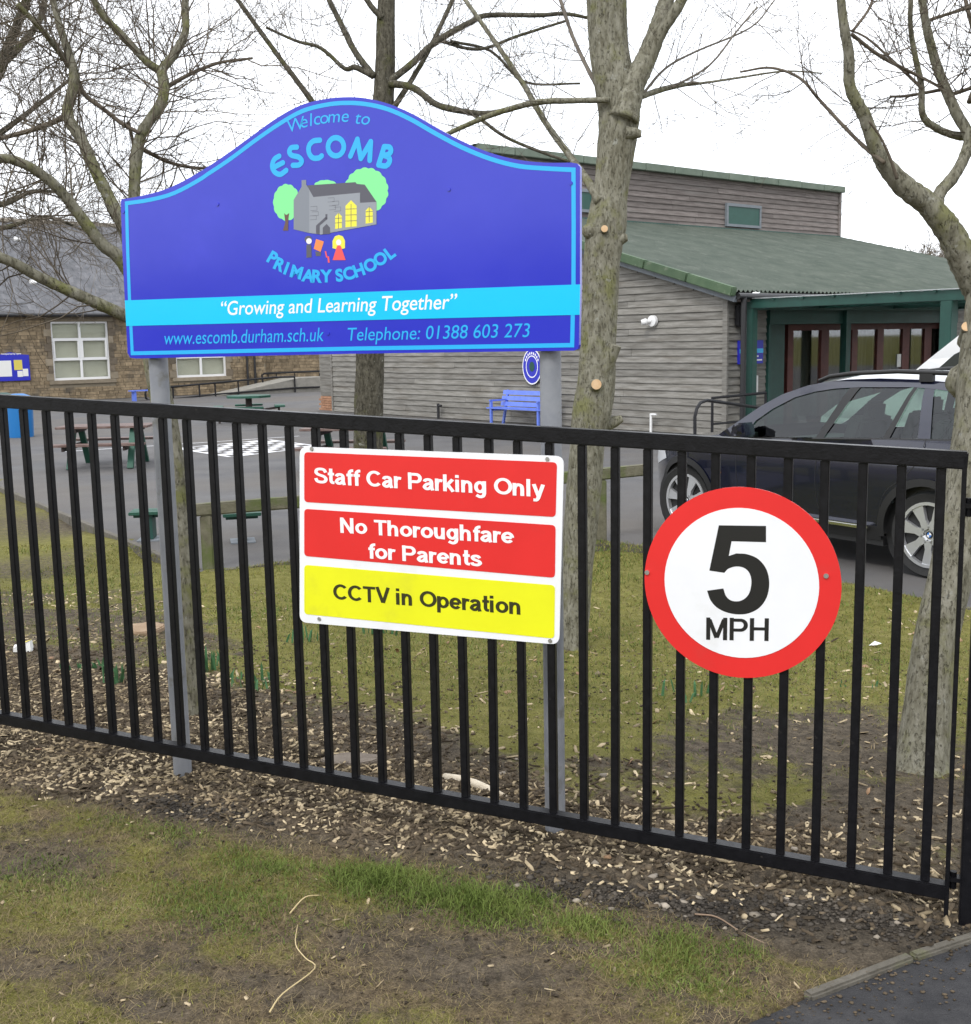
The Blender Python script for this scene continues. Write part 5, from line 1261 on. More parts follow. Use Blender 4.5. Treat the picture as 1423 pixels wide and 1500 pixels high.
# wheels
def wheel(x, side):
    y0 = -.045 if side > 0 else -CW + .045; s_ = side
    w = bpy.data.objects.new('wheel', None); COL.objects.link(w); w.parent = car; ORG[w.name] = (0, 0, 0)
    m_ = MB(); R_ = .375; prof = [(R_ - .10, -.02), (R_ - .02, .0), (R_, -.03), (R_, -.22), (R_ - .02, -.25), (R_ - .10, -.25)]; n = 40
    vs = [(x + r * math.cos(a), y0 + s_ * d, .375 + r * math.sin(a)) for a in np.linspace(0, 2 * math.pi, n, endpoint=False) for r, d in prof]
    k = len(prof); m_.add(vs, [(i * k + j, i * k + (j + 1) % k, ((i + 1) % n) * k + (j + 1) % k, ((i + 1) % n) * k + j) for i in range(n) for j in range(k)]); m_.build('tyre', M['tyre'], w, smooth=True, angle=40)
    m_ = MB(); c_ = np.array([x, y0, .375]); X, Zx, Y = np.array([1., 0, 0]), np.array([0, 0, 1.]), np.array([0, float(s_), 0])
    m_.disc(c_, X, Zx, Y, .258, .285, -.05, -.005, 40); m_.disc(c_, X, Zx, Y, 0, .085, -.06, -.035, 24)
    for i in range(7):
        a = 2 * math.pi * i / 7 + .2; u = X * math.cos(a) + Zx * math.sin(a); v = -X * math.sin(a) + Zx * math.cos(a)
        P = [(.05, -.042), (.13, -.030), (.265, -.060), (.265, .060), (.13, .030), (.05, .042)]
        m_.prism(P, c_ - Y * .02, u, v, Y, -.03, .006)
    m_.build('rim', M['alloy'], w, bevel=0)
    m_ = MB(); m_.disc(c_, X, Zx, Y, 0, .262, -.14, -.12, 32); m_.build('brake_disc', M['cartrim'], w)
    m_ = MB()
    for i in range(5):
        a = 2 * math.pi * i / 5; m_.disc(c_ + (X * math.cos(a) + Zx * math.sin(a)) * .058, X, Zx, Y, 0, .011, -.036, -.030, 10)
    m_.build('wheel_bolts', M['cartrim'], w)
    m_ = MB(); m_.disc(c_, X, Zx, Y, 0, .032, -.034, -.028, 20); m_.build('hub_cap', M['cartrim'], w)
    m_ = MB()
    for q in (0, 2):
        m_.add([tuple(c_ + Y * -.0272)] + [tuple(c_ + Y * -.0272 + .022 * (X * math.cos(a) + Zx * math.sin(a))) for a in np.linspace(q * math.pi / 2, (q + 1) * math.pi / 2, 7)], [tuple(range(8))])
    m_.build('roundel_blue', M['roundel'], w, fixn=False)
    m_ = MB()
    for q in (1, 3):
        m_.add([tuple(c_ + Y * -.0272)] + [tuple(c_ + Y * -.0272 + .022 * (X * math.cos(a) + Zx * math.sin(a))) for a in np.linspace(q * math.pi / 2, (q + 1) * math.pi / 2, 7)], [tuple(range(8))])
    m_.build('roundel_white', M['white_print'], w, fixn=False)
for x, s_ in ((0, 1), (2.93, 1), (0, -1), (2.93, -1)): wheel(x, s_)
m_ = MB(); m_.add(*patch([(3.28, .80), (3.62, .70), (3.70, .76), (3.60, .85), (3.34, .92)], .06, .004)); m_.build('headlight', M['lampglass'], car, smooth=True)
m_ = MB(); m_.add(*patch([(2.36, .72), (2.42, .72), (2.43, .75), (2.37, .75)], .06, .006)); m_.build('side_repeater', M['amber'], car)
m_ = MB(); m_.add(*patch([(-.86, .92), (-1.02, .90), (-.98, 1.14), (-.90, 1.13)], .06, .004)); m_.build('tail_light', M['p_red'], car, smooth=True)
m_ = MB(); m_.box(-.9, 2.3, -CW + .12, -.12, .32, .60); m_.box(2.0, 2.4, -CW + .15, -.15, .6, 1.02); m_.build('cabin_floor', M['seat'], car)
for x in (1.15, .25):
    for y in (-.52, -CW + .52):
        m_ = MB(); m_.obox((x + .2, y, .72), (.27, 0, 0), (0, .25, 0), (0, 0, .10)); m_.obox((x - .08, y, 1.0), (.08, 0, .02), (0, .24, 0), (-.12, 0, .33)); m_.obox((x - .22, y, 1.38), (.05, 0, 0), (0, .12, 0), (-.01, 0, .09)); m_.build('seat', M['seat'], car, bevel=.03)
m_ = MB(); an = np.linspace(0, 2 * math.pi, 25); m_.tube([(1.72 + .07 * math.sin(a), -CW + .5 + .18 * math.cos(a), .98 + .17 * math.sin(a)) for a in an], .014, 6); m_.build('steering_wheel', M['seat'], car, smooth=True)

# ------------------------------------------------------------------ white van further back
M['vanpaint'] = mat('white_van_paint', (.78, .79, .80), rough=.3, coat=.6)
_va = at(1345, 542, 16.0); _vr = -.6
van = thing('parked_van', 'white van partly hidden behind the dark car and right hand tree', 'van', (_va[0] - math.cos(_vr) * 1.37, 16.0 - math.sin(_vr) * 1.37, .003), _vr, local=True)
vp = [(0, .32), (-.02, .62), (.05, .92), (.25, 1.08), (.98, 1.30), (1.05, 1.32), (1.5, 1.72), (1.92, 2.07), (2.15, 2.16), (2.6, 2.2), (4.6, 2.14), (4.72, 2.0), (4.78, .32), (4.25, .30)] + [(3.85 + .38 * math.cos(a), .33 + .38 * math.sin(a)) for a in np.linspace(0, math.pi, 14)] + [(3.4, .28), (1.32, .28)] + [(.92 + .38 * math.cos(a), .33 + .38 * math.sin(a)) for a in np.linspace(0, math.pi, 14)]
m_ = MB(); m_.prism(vp, (0, 0, 0), (1, 0, 0), (0, 0, 1), (0, 1, 0), 0, 1.8); m_.build('body', M['vanpaint'], van, bevel=.03, smooth=True, angle=40)
m_ = MB(); m_.prism([(1.46, 1.36), (1.64, 1.60), (1.84, 1.79), (2.08, 1.91), (2.3, 1.95), (2.3, 1.36)], (0, -.012, 0), (1, 0, 0), (0, 0, 1), (0, 1, 0), 0, .01); m_.build('side_window', M['glass_dark'] if 'glass_dark' in M else M['lobbyglass'] if 'lobbyglass' in M else mat('van_glass', (.03, .035, .04), rough=.05, spec=.8), van)
m_ = MB(); m_.prism([(2.42, 1.36), (2.40, 1.99), (3.3, 2.0), (3.3, 1.36)], (0, -.012, 0), (1, 0, 0), (0, 0, 1), (0, 1, 0), 0, .01); m_.build('side_window', bpy.data.materials['van_glass'], van)
m_ = MB(); m_.add([(1.07, .15, 1.345), (1.07, 1.65, 1.345), (1.50, 1.6, 1.735), (1.90, 1.58, 2.075), (1.90, .22, 2.075), (1.50, .2, 1.735)], [(0, 1, 2, 5), (5, 2, 3, 4)]); m_.build('windscreen', bpy.data.materials['van_glass'], van)
for cx in (.92, 3.85):
    for y in (-.01, 1.81 - .2):
        w = bpy.data.objects.new('wheel', None); COL.objects.link(w); w.parent = van; ORG[w.name] = (0, 0, 0)
        m_ = MB(); m_.disc((cx, y, .325), (1, 0, 0), (0, 0, 1), (0, 1, 0), .2, .325, 0, .2, 32); m_.build('tyre', M['tyre'], w)
        m_ = MB(); m_.disc((cx, y, .325), (1, 0, 0), (0, 0, 1), (0, 1, 0), 0, .2, .02, .18, 24); m_.build('rim', M['alloy'], w)
m_ = MB(); m_.box(1.40, 1.55, -.22, -.02, 1.38, 1.60); m_.build('wing_mirror', M['cartrim'], van, bevel=.03)

# ------------------------------------------------------------------ trees
def pp(px, py, Y): return at(px, py, Y)
def limb_pts(px_list, Y0, Y1, jit=.0):
    """pixel polyline with radius in pixels -> world points and radii"""
    n = len(px_list); out_ = []; rr = []
    for i, (x, y, r) in enumerate(px_list):
        Y = Y0 + (Y1 - Y0) * i / max(1, n - 1)
        out_.append(at(x, y, Y)); rr.append(r * Y / FPX * (.88 if r < 13 else 1.0))
    P = np.array(out_); R_ = np.array(rr)
    P2 = np.array(smooth3(P)); t = np.linspace(0, n - 1, len(P2)); return P2, np.interp(t, np.arange(n), R_)
def smooth3(P, n=5):
    o = []
    for i in range(len(P) - 1):
        p0 = P[i - 1] if i else 2 * P[0] - P[1]; p1, p2 = P[i], P[i + 1]; p3 = P[i + 2] if i + 2 < len(P) else 2 * P[-1] - P[-2]
        for t in np.linspace(0, 1, n, endpoint=False): o.append(.5 * (2 * p1 + (p2 - p0) * t + (2 * p0 - 5 * p1 + 4 * p2 - p3) * t * t + (3 * p1 - p0 - 3 * p2 + p3) * t ** 3))
    return o + [P[-1]]
def unit(v): return v / (np.linalg.norm(v) + 1e-12)
def grow(mb, p, d, length, r, lvl, g, up=.12, wig=.22, nch=(5, 4, 2), min_r=.0011):
    n = max(4, int(length / .09)) if lvl < 2 else 4
    n = min(n, 14); st = length / n; P = [p]; d = unit(d)
    for i in range(n):
        d = unit(d + g.standard_normal(3) * wig + np.array([0, 0, up * .5])); p = p + d * st; P.append(p)
    R_ = r * (1 - np.linspace(0, 1, n + 1) ** 1.2 * .72); R_ = np.maximum(R_, min_r)
    mb.tube(P, R_, 5 if r > .007 else 3, cap=False)
    if lvl < len(nch):
        for _ in range(nch[lvl]):
            i = int(g.integers(max(1, n // 5), n + 1)); tan = unit(P[i] - P[i - 1]); side = unit(np.cross(tan, g.standard_normal(3)))
            a = g.uniform(.5, 1.05); grow(mb, P[i], tan * math.cos(a) + side * math.sin(a), length * g.uniform(.30, .62), max(min_r, R_[i] * .68), lvl + 1, g, up, wig, nch, min_r)
def bark_tube(mb, P, R_, n, g, wob=.03):
    """tapered limb with an uneven surface"""
    L_ = np.concatenate([[0], np.cumsum(np.linalg.norm(np.diff(P, axis=0), axis=1))]); m = int(max(len(P) * 2, L_[-1] / (.018 if n > 20 else .04)))
    t = np.linspace(0, L_[-1], m); P2 = np.stack([np.interp(t, L_, P[:, k]) for k in range(3)], -1); R2 = np.interp(t, L_, R_)
    if n <= 20: mb.tube(P2, R2 * (1 + g.standard_normal(m) * .02), n, wob=wob, rg=g); return
    i0 = mb.n; mb.tube(P2, R2, n)
    V = np.array(mb.v[i0:]).reshape(m, n, 3); an = np.arange(n) / n * 8
    sd = int(g.integers(1, 999))
    A_, T_ = np.meshgrid(np.arange(n) / n * 2 * math.pi, t)
    nzv = fbm(np.cos(A_) * 2.2 + 40, T_ * 2.5 + np.sin(A_) * 2.2 + 30, sd) - .5
    nz2 = fbm(np.cos(A_) * 9 + 40, T_ * 9 + np.sin(A_) * 9 + 50, sd + 5, 3) - .5
    k = 1 + .22 * nzv + .10 * nz2
    V = P2[:, None, :] + (V - P2[:, None, :]) * k[..., None]
    mb.v[i0:] = [tuple(q) for q in V.reshape(-1, 3)]
def tree(name, label, base_depths, trunk_px, limbs, barkm, twigm, seed, twigs, group=None, trunk_n=44, nch=(5, 4, 2), tl=(.5, 1.1), up=.12, wig=.22, tr=.0045, minr=.0011):
    g = np.random.default_rng(seed)
    P, R_ = limb_pts(trunk_px, *base_depths)
    b = P[0].copy()
    t = thing(name, label, 'tree', b, 0, group)
    m_ = MB(); bark_tube(m_, P, R_, trunk_n, g, .025); tk = m_.build('trunk', barkm, t, smooth=True)
    Ls = [(P, R_)]
    for px_list, Y0, Y1 in limbs:
        P1, R1 = limb_pts(px_list, Y0, Y1); m_ = MB(); bark_tube(m_, P1, R1, 12 if R1[0] > .02 else 7, g, .03); m_.build('limb', barkm if R1[0] > .016 else twigm, t, smooth=True); Ls.append((P1, R1))
    m_ = MB()
    for li, cnt, f0, f1 in twigs:
        P1, R1 = Ls[li]
        for _ in range(cnt):
            i = int(np.clip(g.uniform(f0, f1) * (len(P1) - 1), 0, len(P1) - 2)); tan = unit(P1[i + 1] - P1[i]); side = unit(np.cross(tan, g.standard_normal(3)))
            a = g.uniform(.6, 1.3); grow(m_, P1[i], tan * math.cos(a) + side * math.sin(a), g.uniform(*tl), min(tr, R1[i] * .6), 0, g, up, wig, nch, minr)
    cr_ = m_.build('crown', twigm, t, smooth=True, fixn=False, kind='stuff')
    return t, Ls

# leaning multi stem tree behind the left post of the school sign
def Yat(px, py): return float(gh(px, py)[1])
YC = Yat(270, 1046)
tree('bare_tree', 'small mossy tree with leaning trunk behind the left post of the blue sign', (YC, YC + .35),
     [(281, 1062, 17), (277, 960, 15), (270, 850, 14.5), (263, 750, 14), (251, 650, 15), (234, 570, 16), (224, 505, 17), (214, 450, 15), (207, 415, 13)],
     [([(226, 512, 11), (205, 478, 10.5), (178, 460, 10), (120, 434, 9.5), (60, 407, 9), (20, 385, 8.5), (-25, 368, 8)], YC + .3, YC - .1),
      ([(222, 480, 12), (200, 420, 11), (175, 378, 11), (150, 358, 10), (122, 322, 9.5), (95, 287, 9), (72, 264, 8.5), (45, 245, 8), (10, 232, 7.5), (-25, 236, 7)], YC + .3, YC + .0),
      ([(212, 440, 11), (185, 345, 10.5), (160, 290, 10), (140, 250, 9.5), (120, 205, 9), (99, 168, 9), (108, 125, 8.5), (106, 95, 7), (93, 55, 6), (80, 10, 5), (74, -30, 4)], YC + .3, YC + .5),
      ([(207, 420, 11), (199, 330, 10), (197, 270, 9.5), (206, 200, 9), (236, 152, 8.5), (240, 125, 8.5), (236, 102, 9)], YC + .35, YC + .6),
      ([(236, 104, 7), (215, 90, 6), (180, 52, 6), (150, 20, 5), (128, -20, 4)], YC + .6, YC + .5), ([(237, 102, 7), (258, 75, 7), (272, 45, 6), (271, 10, 6), (275, -25, 5)], YC + .6, YC + .8),
      ([(106, 100, 6), (84, 72, 5), (60, 42, 4.5), (25, 5, 4)], YC + .5, YC + .3), ([(110, 108, 4.5), (124, 138, 4), (150, 158, 3.5), (178, 180, 3.5), (205, 195, 3)], YC + .5, YC + .45),
      ([(96, 170, 5), (70, 182, 4.5), (40, 192, 4), (-20, 208, 3.5)], YC + .5, YC + .8),
      ([(190, 235, 2.5), (195, 212, 2.5), (188, 178, 3)], YC + .55, YC + .5), ([(240, 130, 4), (275, 110, 3.2), (320, 92, 2.6), (370, 85, 2)], YC + .6, YC + .9), ([(203, 215, 4), (250, 238, 3), (300, 246, 2.4), (345, 235, 2)], YC + .6, YC + .9)],
     M['bark'], M['twig'], 5, [(1, 12, .3, 1), (2, 18, .3, 1), (3, 22, .25, 1), (4, 22, .1, 1), (5, 13, .1, 1), (6, 12, .1, 1), (7, 12, .1, 1), (8, 10, .1, 1), (9, 11, .1, 1), (11, 12, .1, 1), (12, 12, .1, 1)], tl=(.3, .85), nch=(6, 2), wig=.2, tr=.0040, up=.08, minr=.0010)
# larger tree beyond the left edge whose branches reach in
YD = 9.0
tree('bare_tree', 'larger bare tree beyond the left edge with branches reaching over the slate roof', (YD + .2, YD), [(-190, 900, 42), (-185, 700, 40), (-170, 450, 36), (-140, 280, 32), (-105, 150, 26), (-80, 40, 20), (-70, -60, 15)],
     [([(-140, 280, 13.6), (-70, 190, 11.6), (-10, 120, 9.52), (15, 60, 7.48), (35, 10, 6.12), (42, -30, 5.44)], YD, YD - .3), ([(-120, 200, 9.52), (-50, 130, 8.16), (0, 95, 6.8), (40, 55, 5.44), (62, 20, 4.76), (66, -20, 4.08)], YD, YD + .6),
      ([(-150, 320, 9.52), (-80, 300, 7.48), (0, 300, 4.76), (50, 280, 3.4), (110, 285, 2.04)], YD, YD + .8), ([(-150, 350, 8.16), (-60, 235, 6.12), (0, 195, 4.76), (60, 150, 3.4), (110, 110, 2.38)], YD, YD + .9), ([(-160, 400, 8.16), (-60, 350, 5.44), (20, 330, 3.4), (70, 318, 2.72), (130, 340, 2.04)], YD, YD + .4)],
     M['bark_dark'], M['twig_grey'], 9, [(1, 24, .4, 1), (2, 20, .4, 1), (3, 18, .4, 1), (4, 22, .4, 1), (5, 14, .4, 1)], tl=(.6, 1.5), nch=(5, 4, 2), tr=.005, minr=.0014, wig=.18)
# tree standing on the playground behind the blue sign
YB = 13.5
tree('bare_tree', 'straight dark trunk tree rising behind the arched top of the blue sign', (YB, YB + .1), [(538, 762, 23), (540, 640, 21), (543, 520, 20), (552, 330, 17), (560, 170, 15), (564, 100, 14), (566, 30, 13), (568, -40, 12)],
     [([(566, 122, 6), (600, 96, 5.5), (640, 60, 5), (690, 32, 4.5), (715, 22, 4), (790, 22, 3.5), (830, 20, 3), (880, 30, 2)], YB, YB + .5), ([(570, 122, 6), (605, 128, 5.5), (640, 153, 5), (680, 163, 4.5), (720, 165, 4), (775, 150, 3)], YB, YB - .8),
      ([(548, 112, 5.5), (520, 75, 5), (500, 35, 4.5), (480, -5, 4), (472, -30, 3.5)], YB, YB + .3), ([(560, 26, 5), (545, 10, 4.5), (528, -15, 4)], YB, YB), ([(575, 160, 5), (600, 122, 4.2), (630, 70, 3.8), (667, -8, 3.4)], YB, YB + .4),
      ([(545, 110, 5), (520, 98, 4.5), (505, 100, 3.5), (470, 70, 3), (435, 60, 2.4), (390, 40, 2)], YB, YB + .2), ([(545, 300, 6), (500, 210, 5), (455, 145, 4.6), (405, 78, 4), (345, -5, 3.6)], YB, YB + .2), ([(640, 58, 3), (700, 72, 2.6), (760, 52, 2.4), (830, 30, 2)], YB + .3, YB + .6), ([(630, 150, 3.5), (690, 166, 3), (740, 200, 2.6), (800, 225, 2.4), (845, 240, 2)], YB - .3, YB - .6), ([(660, 60, 2.5), (720, 75, 2.2), (770, 120, 2), (850, 122, 1.8)], YB + .3, YB + .9)],
     M['bark_dark'], M['twig_grey'], 21, [(1, 16, .1, 1), (2, 13, .15, 1), (3, 11, .1, 1), (5, 9, .3, 1), (6, 14, .1, 1), (7, 16, .35, 1), (8, 7, .1, 1), (9, 7, .1, 1), (10, 6, .1, 1)], tl=(.45, 1.1), nch=(4, 3), tr=.005, minr=.0020, wig=.17, up=.15)
# pruned tree right of the sign
YA = Yat(836, 952)
ta, La = tree('bare_tree', 'pruned mossy tree with pale saw cuts standing right of the blue sign', (YA, YA + .3), [(836, 966, 29), (838, 930, 25), (845, 831, 23), (856, 700, 25.5), (861, 640, 25.5), (868, 600, 29), (874, 560, 28), (876, 512, 26), (880, 440, 24.5), (882, 384, 25), (889, 330, 28), (893, 290, 24.5), (898, 256, 24), (906, 190, 27), (907, 155, 29), (898, 110, 27), (892, 64, 26), (889, 0, 27), (887, -50, 26)],
     [([(912, 175, 22), (928, 125, 17), (946, 88, 15), (963, 45, 13), (975, 5, 12.5), (990, -40, 12)], YA + .15, YA + .3), ([(948, 100, 9), (968, 50, 9), (992, 12, 9), (1015, -30, 8)], YA + .2, YA + .1),
      ([(892, 146, 5), (840, 147, 4.6), (790, 149, 5), (745, 160, 4.6), (700, 176, 4.2), (640, 205, 3.6), (600, 240, 3)], YA + .1, YA + .9), ([(886, 146, 4), (860, 98, 3.4), (838, 50, 3), (818, -10, 2.8)], YA + .2, YA + .6), ([(880, 296, 9), (862, 266, 6.5), (838, 232, 5.5), (800, 180, 5), (768, 125, 4.2), (728, 65, 3.8), (675, -10, 3.2)], YA + .1, YA + 1.0),
      ([(938, 142, 5), (970, 131, 4.8), (1000, 124, 4), (1025, 122, 2.2), (1080, 114, 1.8), (1150, 104, 1.5), (1205, 107, 1)], YA + .2, YA + .9), ([(1008, 123, 3), (1015, 121, 3), (1024, 121, 1.5)], YA + .3, YA + .3), ([(940, 140, 2.4), (975, 100, 2), (1020, 75, 1.7), (1100, 40, 1.4), (1135, 0, 1.2)], YA + .2, YA + 1.0), ([(985, 128, 2), (1040, 95, 1.7), (1080, 45, 1.5), (1110, 10, 1.3)], YA + .3, YA + .6)],
     M['bark_pale'], M['twig_grey'], 33, [(3, 10, .15, 1), (4, 5, .2, 1), (5, 10, .2, 1), (6, 10, .1, 1), (8, 7, .2, 1), (9, 6, .2, 1)], tl=(.3, .8), nch=(4, 3), tr=.0035, minr=.0014, wig=.15)
g_ = np.random.default_rng(3)
def stub(t, px, py, Y, dx, dz, L_, r, mt, face=None, r2=None):
    p = at(px, py, Y); d = unit(np.array([dx, -.75 if face else -.15, dz])); q = p + d * L_
    r2 = r2 or r * .8
    m_ = MB(); m_.tube([p - d * .05, p, p + d * L_ * .5, q], [r * 1.5, r * 1.15, r * .95, r2], 12, wob=.04, rg=g_); s_ = m_.build('pruned_stub', mt, t, smooth=True, angle=50)
    if face:
        a = unit(np.cross(d, UP)); b = np.cross(a, d); m_ = MB(); m_.disc(q, a, b, d, 0, r2 * .93, -.002, .003, 16); m_.build('saw_cut', M[face], s_)
for px, py, r, dY in ((884, 339, 6, .1), (872, 565, 9, .015)): stub(ta, px, py, YA + dY, 0, .1, .05 + r * .004, r * YA / FPX * 1.1, M['bark_pale'], 'cutwood')
stub(ta, 884, 548, YA + .04, .35, .9, .19, .045, M['bark_pale'], None, .040); stub(ta, 890, 622, YA + .1, .85, .35, .10, .035, M['bark_pale'], None, .02)
stub(ta, 905, 350, YA + .12, .9, .1, .06, .04, M['bark_pale'], None, .02); stub(ta, 862, 338, YA + .12, -.9, .1, .035, .04, M['bark_pale'], None, .02); stub(ta, 930, 195, YA + .12, .9, -.1, .04, .03, M['bark_pale'], None, .02)
def patch_lichen(t, px, py, Y, r, mt):
    p = at(px, py, Y); m_ = MB(); n = 14; pts = [(r * (.7 + .5 * g_.random()) * math.cos(a), r * (.7 + .6 * g_.random()) * math.sin(a)) for a in np.linspace(0, 2 * math.pi, n, endpoint=False)]
    m_.prism(pts, p, CR, UP, -CF, 0, .003); m_.build('lichen_patch', M[mt], t)
# tree at the right edge
YE = Yat(1348, 1128)
te, Le = tree('bare_tree', 'thick grey trunk tree at the right edge with a branch arching back to the left', (YE, YE + .35), [(1349, 1146, 47), (1350, 1120, 41), (1357, 1060, 36), (1372, 935, 32), (1391, 850, 31), (1404, 788, 31), (1421, 700, 31), (1433, 620, 31), (1438, 560, 33), (1442, 500, 30), (1448, 440, 29), (1452, 380, 26), (1456, 250, 21), (1462, 100, 18), (1470, -80, 14)],
     [([(1440, 430, 24), (1418, 392, 21), (1392, 340, 19), (1360, 300, 16.5), (1320, 268, 15), (1288, 226, 12), (1268, 172, 10.5), (1246, 128, 9), (1244, 80, 8.5), (1237, 40, 7.5), (1229, -30, 6.5)], YE + .3, YE + .1), ([(1376, 318, 10), (1376, 285, 10), (1398, 258, 9.5), (1414, 228, 9), (1420, 200, 9), (1403, 168, 8.5), (1386, 130, 8), (1371, 90, 7.5), (1357, 35, 6.5), (1348, -30, 6)], YE + .25, YE + .5),
      ([(1418, 200, 7.5), (1396, 197, 6), (1370, 186, 6), (1352, 168, 5.5), (1350, 125, 5), (1341, 82, 4.5), (1334, 35, 4), (1336, -30, 4)], YE + .45, YE + .3), ([(1296, 238, 3.5), (1268, 216, 3.4), (1235, 183, 3), (1200, 145, 2.6), (1172, 114, 2.4), (1130, 99, 2), (1085, 105, 1.6)], YE + .15, YE + .6), ([(1315, 262, 3), (1304, 230, 2.4), (1290, 200, 2), (1274, 178, 2)], YE + .15, YE + .1),
      ([(1248, 50, 3.2), (1290, 82, 3), (1340, 108, 2.6), (1380, 128, 2)], YE + .15, YE + .4), ([(1420, 150, 4), (1440, 90, 4), (1425, 40, 3.5), (1410, -20, 3)], YE + .5, YE + .7), ([(1385, 130, 3), (1330, 140, 2.4), (1304, 141, 1.8)], YE + .5, YE + .6), ([(1390, 140, 3.4), (1440, 120, 3), (1470, 80, 3)], YE + .5, YE + .3), ([(1360, 30, 3), (1390, 20, 2.6), (1440, 5, 2.4)], YE + .5, YE + .6), ([(1250, 45, 2.5), (1275, 10, 2.2), (1285, -30, 2)], YE + .1, YE + .2), ([(1352, 130, 2.8), (1310, 90, 2.2), (1270, 55, 1.8), (1240, 42, 1.5)], YE + .35, YE + .5)],
     M['bark_pale'], M['twig'], 45, [(1, 6, .55, 1), (2, 14, .4, 1), (3, 12, .3, 1), (4, 5, .2, 1), (6, 6, .1, 1), (7, 12, .1, 1), (8, 6, .1, 1), (9, 10, .1, 1), (10, 9, .1, 1), (11, 6, .1, 1), (12, 7, .1, 1)], tl=(.22, .55), nch=(5, 3), tr=.0028, wig=.2, minr=.0009)
stub(te, 1418, 492, YE + .28, -.35, .5, .07, .028, M['bark_pale'], 'cutwood'); stub(te, 1408, 560, YE + .28, -.75, -.1, .05, .06, M['bark_pale'], None, .03)
# distant tree beyond the hall roof
gq = np.random.default_rng(77)
p = at(1356, 396, 118.0); t = thing('distant_tree', 'small rounded bare tree on the skyline beyond the hall roof', 'tree', (p[0], p[1], 0))
m_ = MB(); m_.tube([(p[0], p[1], 0), (p[0], p[1], p[2] + .5)], [.4, .25], 8); m_.build('trunk', M['bark_dark'], t, smooth=True)
m_ = MB()
for i in range(70):
    d = gq.standard_normal(3); d[2] = abs(d[2]) * .6 + .15; grow(m_, np.array([p[0], p[1], p[2] - .6]), d * [1.35, 1, .8], gq.uniform(1.8, 3.9), .05, 0, gq, .05, .14, (5, 4), .02)
m_.build('crown', M['twig_grey'], t, fixn=False, kind='stuff')

# ------------------------------------------------------------------ ground cover
def blades(name, P, Hh, Wd, lean, mt, curve=.5, seed=1):
    """grass blades as two-segment tapered strips"""
    g = np.random.default_rng(seed); n = len(P)
    az = g.uniform(0, 2 * math.pi, n); fa = g.uniform(0, 2 * math.pi, n)
    sd = np.stack([np.cos(fa), np.sin(fa), np.zeros(n)], -1) * Wd[:, None] / 2
    dr = np.stack([np.cos(az), np.sin(az), np.zeros(n)], -1)
    th = lean; up = np.cos(th)[:, None] * np.array([0, 0, 1.]) + np.sin(th)[:, None] * dr
    th2 = np.minimum(th + curve, 1.75); up2 = np.cos(th2)[:, None] * np.array([0, 0, 1.]) + np.sin(th2)[:, None] * dr
    m1 = P + up * (Hh * .55)[:, None]; tip = m1 + up2 * (Hh * .45)[:, None]
    v = np.stack([P - sd, P + sd, m1 + sd * .8, m1 - sd * .8, tip], 1).reshape(-1, 3)
    b = np.arange(n)[:, None] * 5
    f = np.concatenate([b + [0, 1, 2], b + [0, 2, 3], b + [3, 2, 4]], 1).reshape(-1, 3)
    o = np_mesh(name, v, f, [mt]); o['kind'] = 'stuff'; return o
def sample(n, x0, x1, y0, y1, dens, g):
    out_ = []
    tot = 0
    while tot < n:
        k = 60000; x = g.uniform(x0, x1, k); y = g.uniform(y0, y1, k)
        # only what the frame can see, with some margin
        d = np.stack([x, y, h(x, y)], -1) - CP; c = d @ CF; u = 711.5 + FPX * (d @ CR) / c; w = 750 - FPX * (d @ CU) / c
        ok = (u > -250) & (u < 1700) & (w < 1750) & (c > .5)
        x, y = x[ok], y[ok]; z = zones(x, y); pr = dens(z, x, y)
        pr = np.where(inside(x, y, PG_POLY) | inside(x, y, PATH_POLY), 0, pr)
        m = g.random(len(x)) < pr; out_.append(np.stack([x[m], y[m]], -1)); tot += m.sum()
        if len(out_) > 200: break
    return np.concatenate(out_)[:n]
def P3(xy, dz=0.0): return np.stack([xy[:, 0], xy[:, 1], hg(xy[:, 0], xy[:, 1]) + dz], -1)
def leafmat(name, c1, c2, rough=.75):
    m = mat(name, c1, c2, 3, rough=rough, spec=.2, island=.3); return m
M['g_green'] = leafmat('green_grass', (.080, .122, .022), (.135, .170, .040))
M['g_moss'] = leafmat('olive_moss_grass', (.145, .142, .030), (.225, .205, .060))
M['g_dry'] = leafmat('dead_grass', (.17, .132, .066), (.28, .22, .115))
M['g_dry2'] = leafmat('brown_dead_grass', (.095, .072, .040), (.165, .125, .072))
M['chips'] = mat('wood_chip', (.22, .17, .105), (.50, .41, .27), 2.5, rough=.9, island=.5, spec=.1)
M['chipd'] = mat('dark_wood_chip', (.055, .043, .030), (.125, .097, .066), 3, rough=.95, island=.4, spec=.1)
M['pebble'] = mat('dark_pebble', (.034, .030, .026), (.080, .068, .054), 3, rough=.85, island=.6, spec=.15)
M['stone_w'] = mat('pale_stone', (.20, .17, .13), (.31, .27, .22), 3, rough=.9, island=.3)
g1 = np.random.default_rng(101)
q = sample(20000, -2.6, 2.4, 2.0, 5.2, lambda z, x, y: z['green'] ** 1.3 * z['front'] * (z['n2'] + .25), g1); n = len(q)
blades('grass_tufts', P3(q, -.004), g1.uniform(.012, .062, n) * (.5 + .75 * zones(q[:, 0], q[:, 1])['green']), g1.uniform(.0015, .0030, n), np.abs(g1.normal(.6, .4, n)), M['g_green'], .8, 3)
q = sample(42000, -3.0, 2.6, 2.0, 5.4, lambda z, x, y: z['front'] * np.clip(z['grass'] * 1.1 + .1, 0, 1) * (1 - .85 * z['bare']), g1); n = len(q)
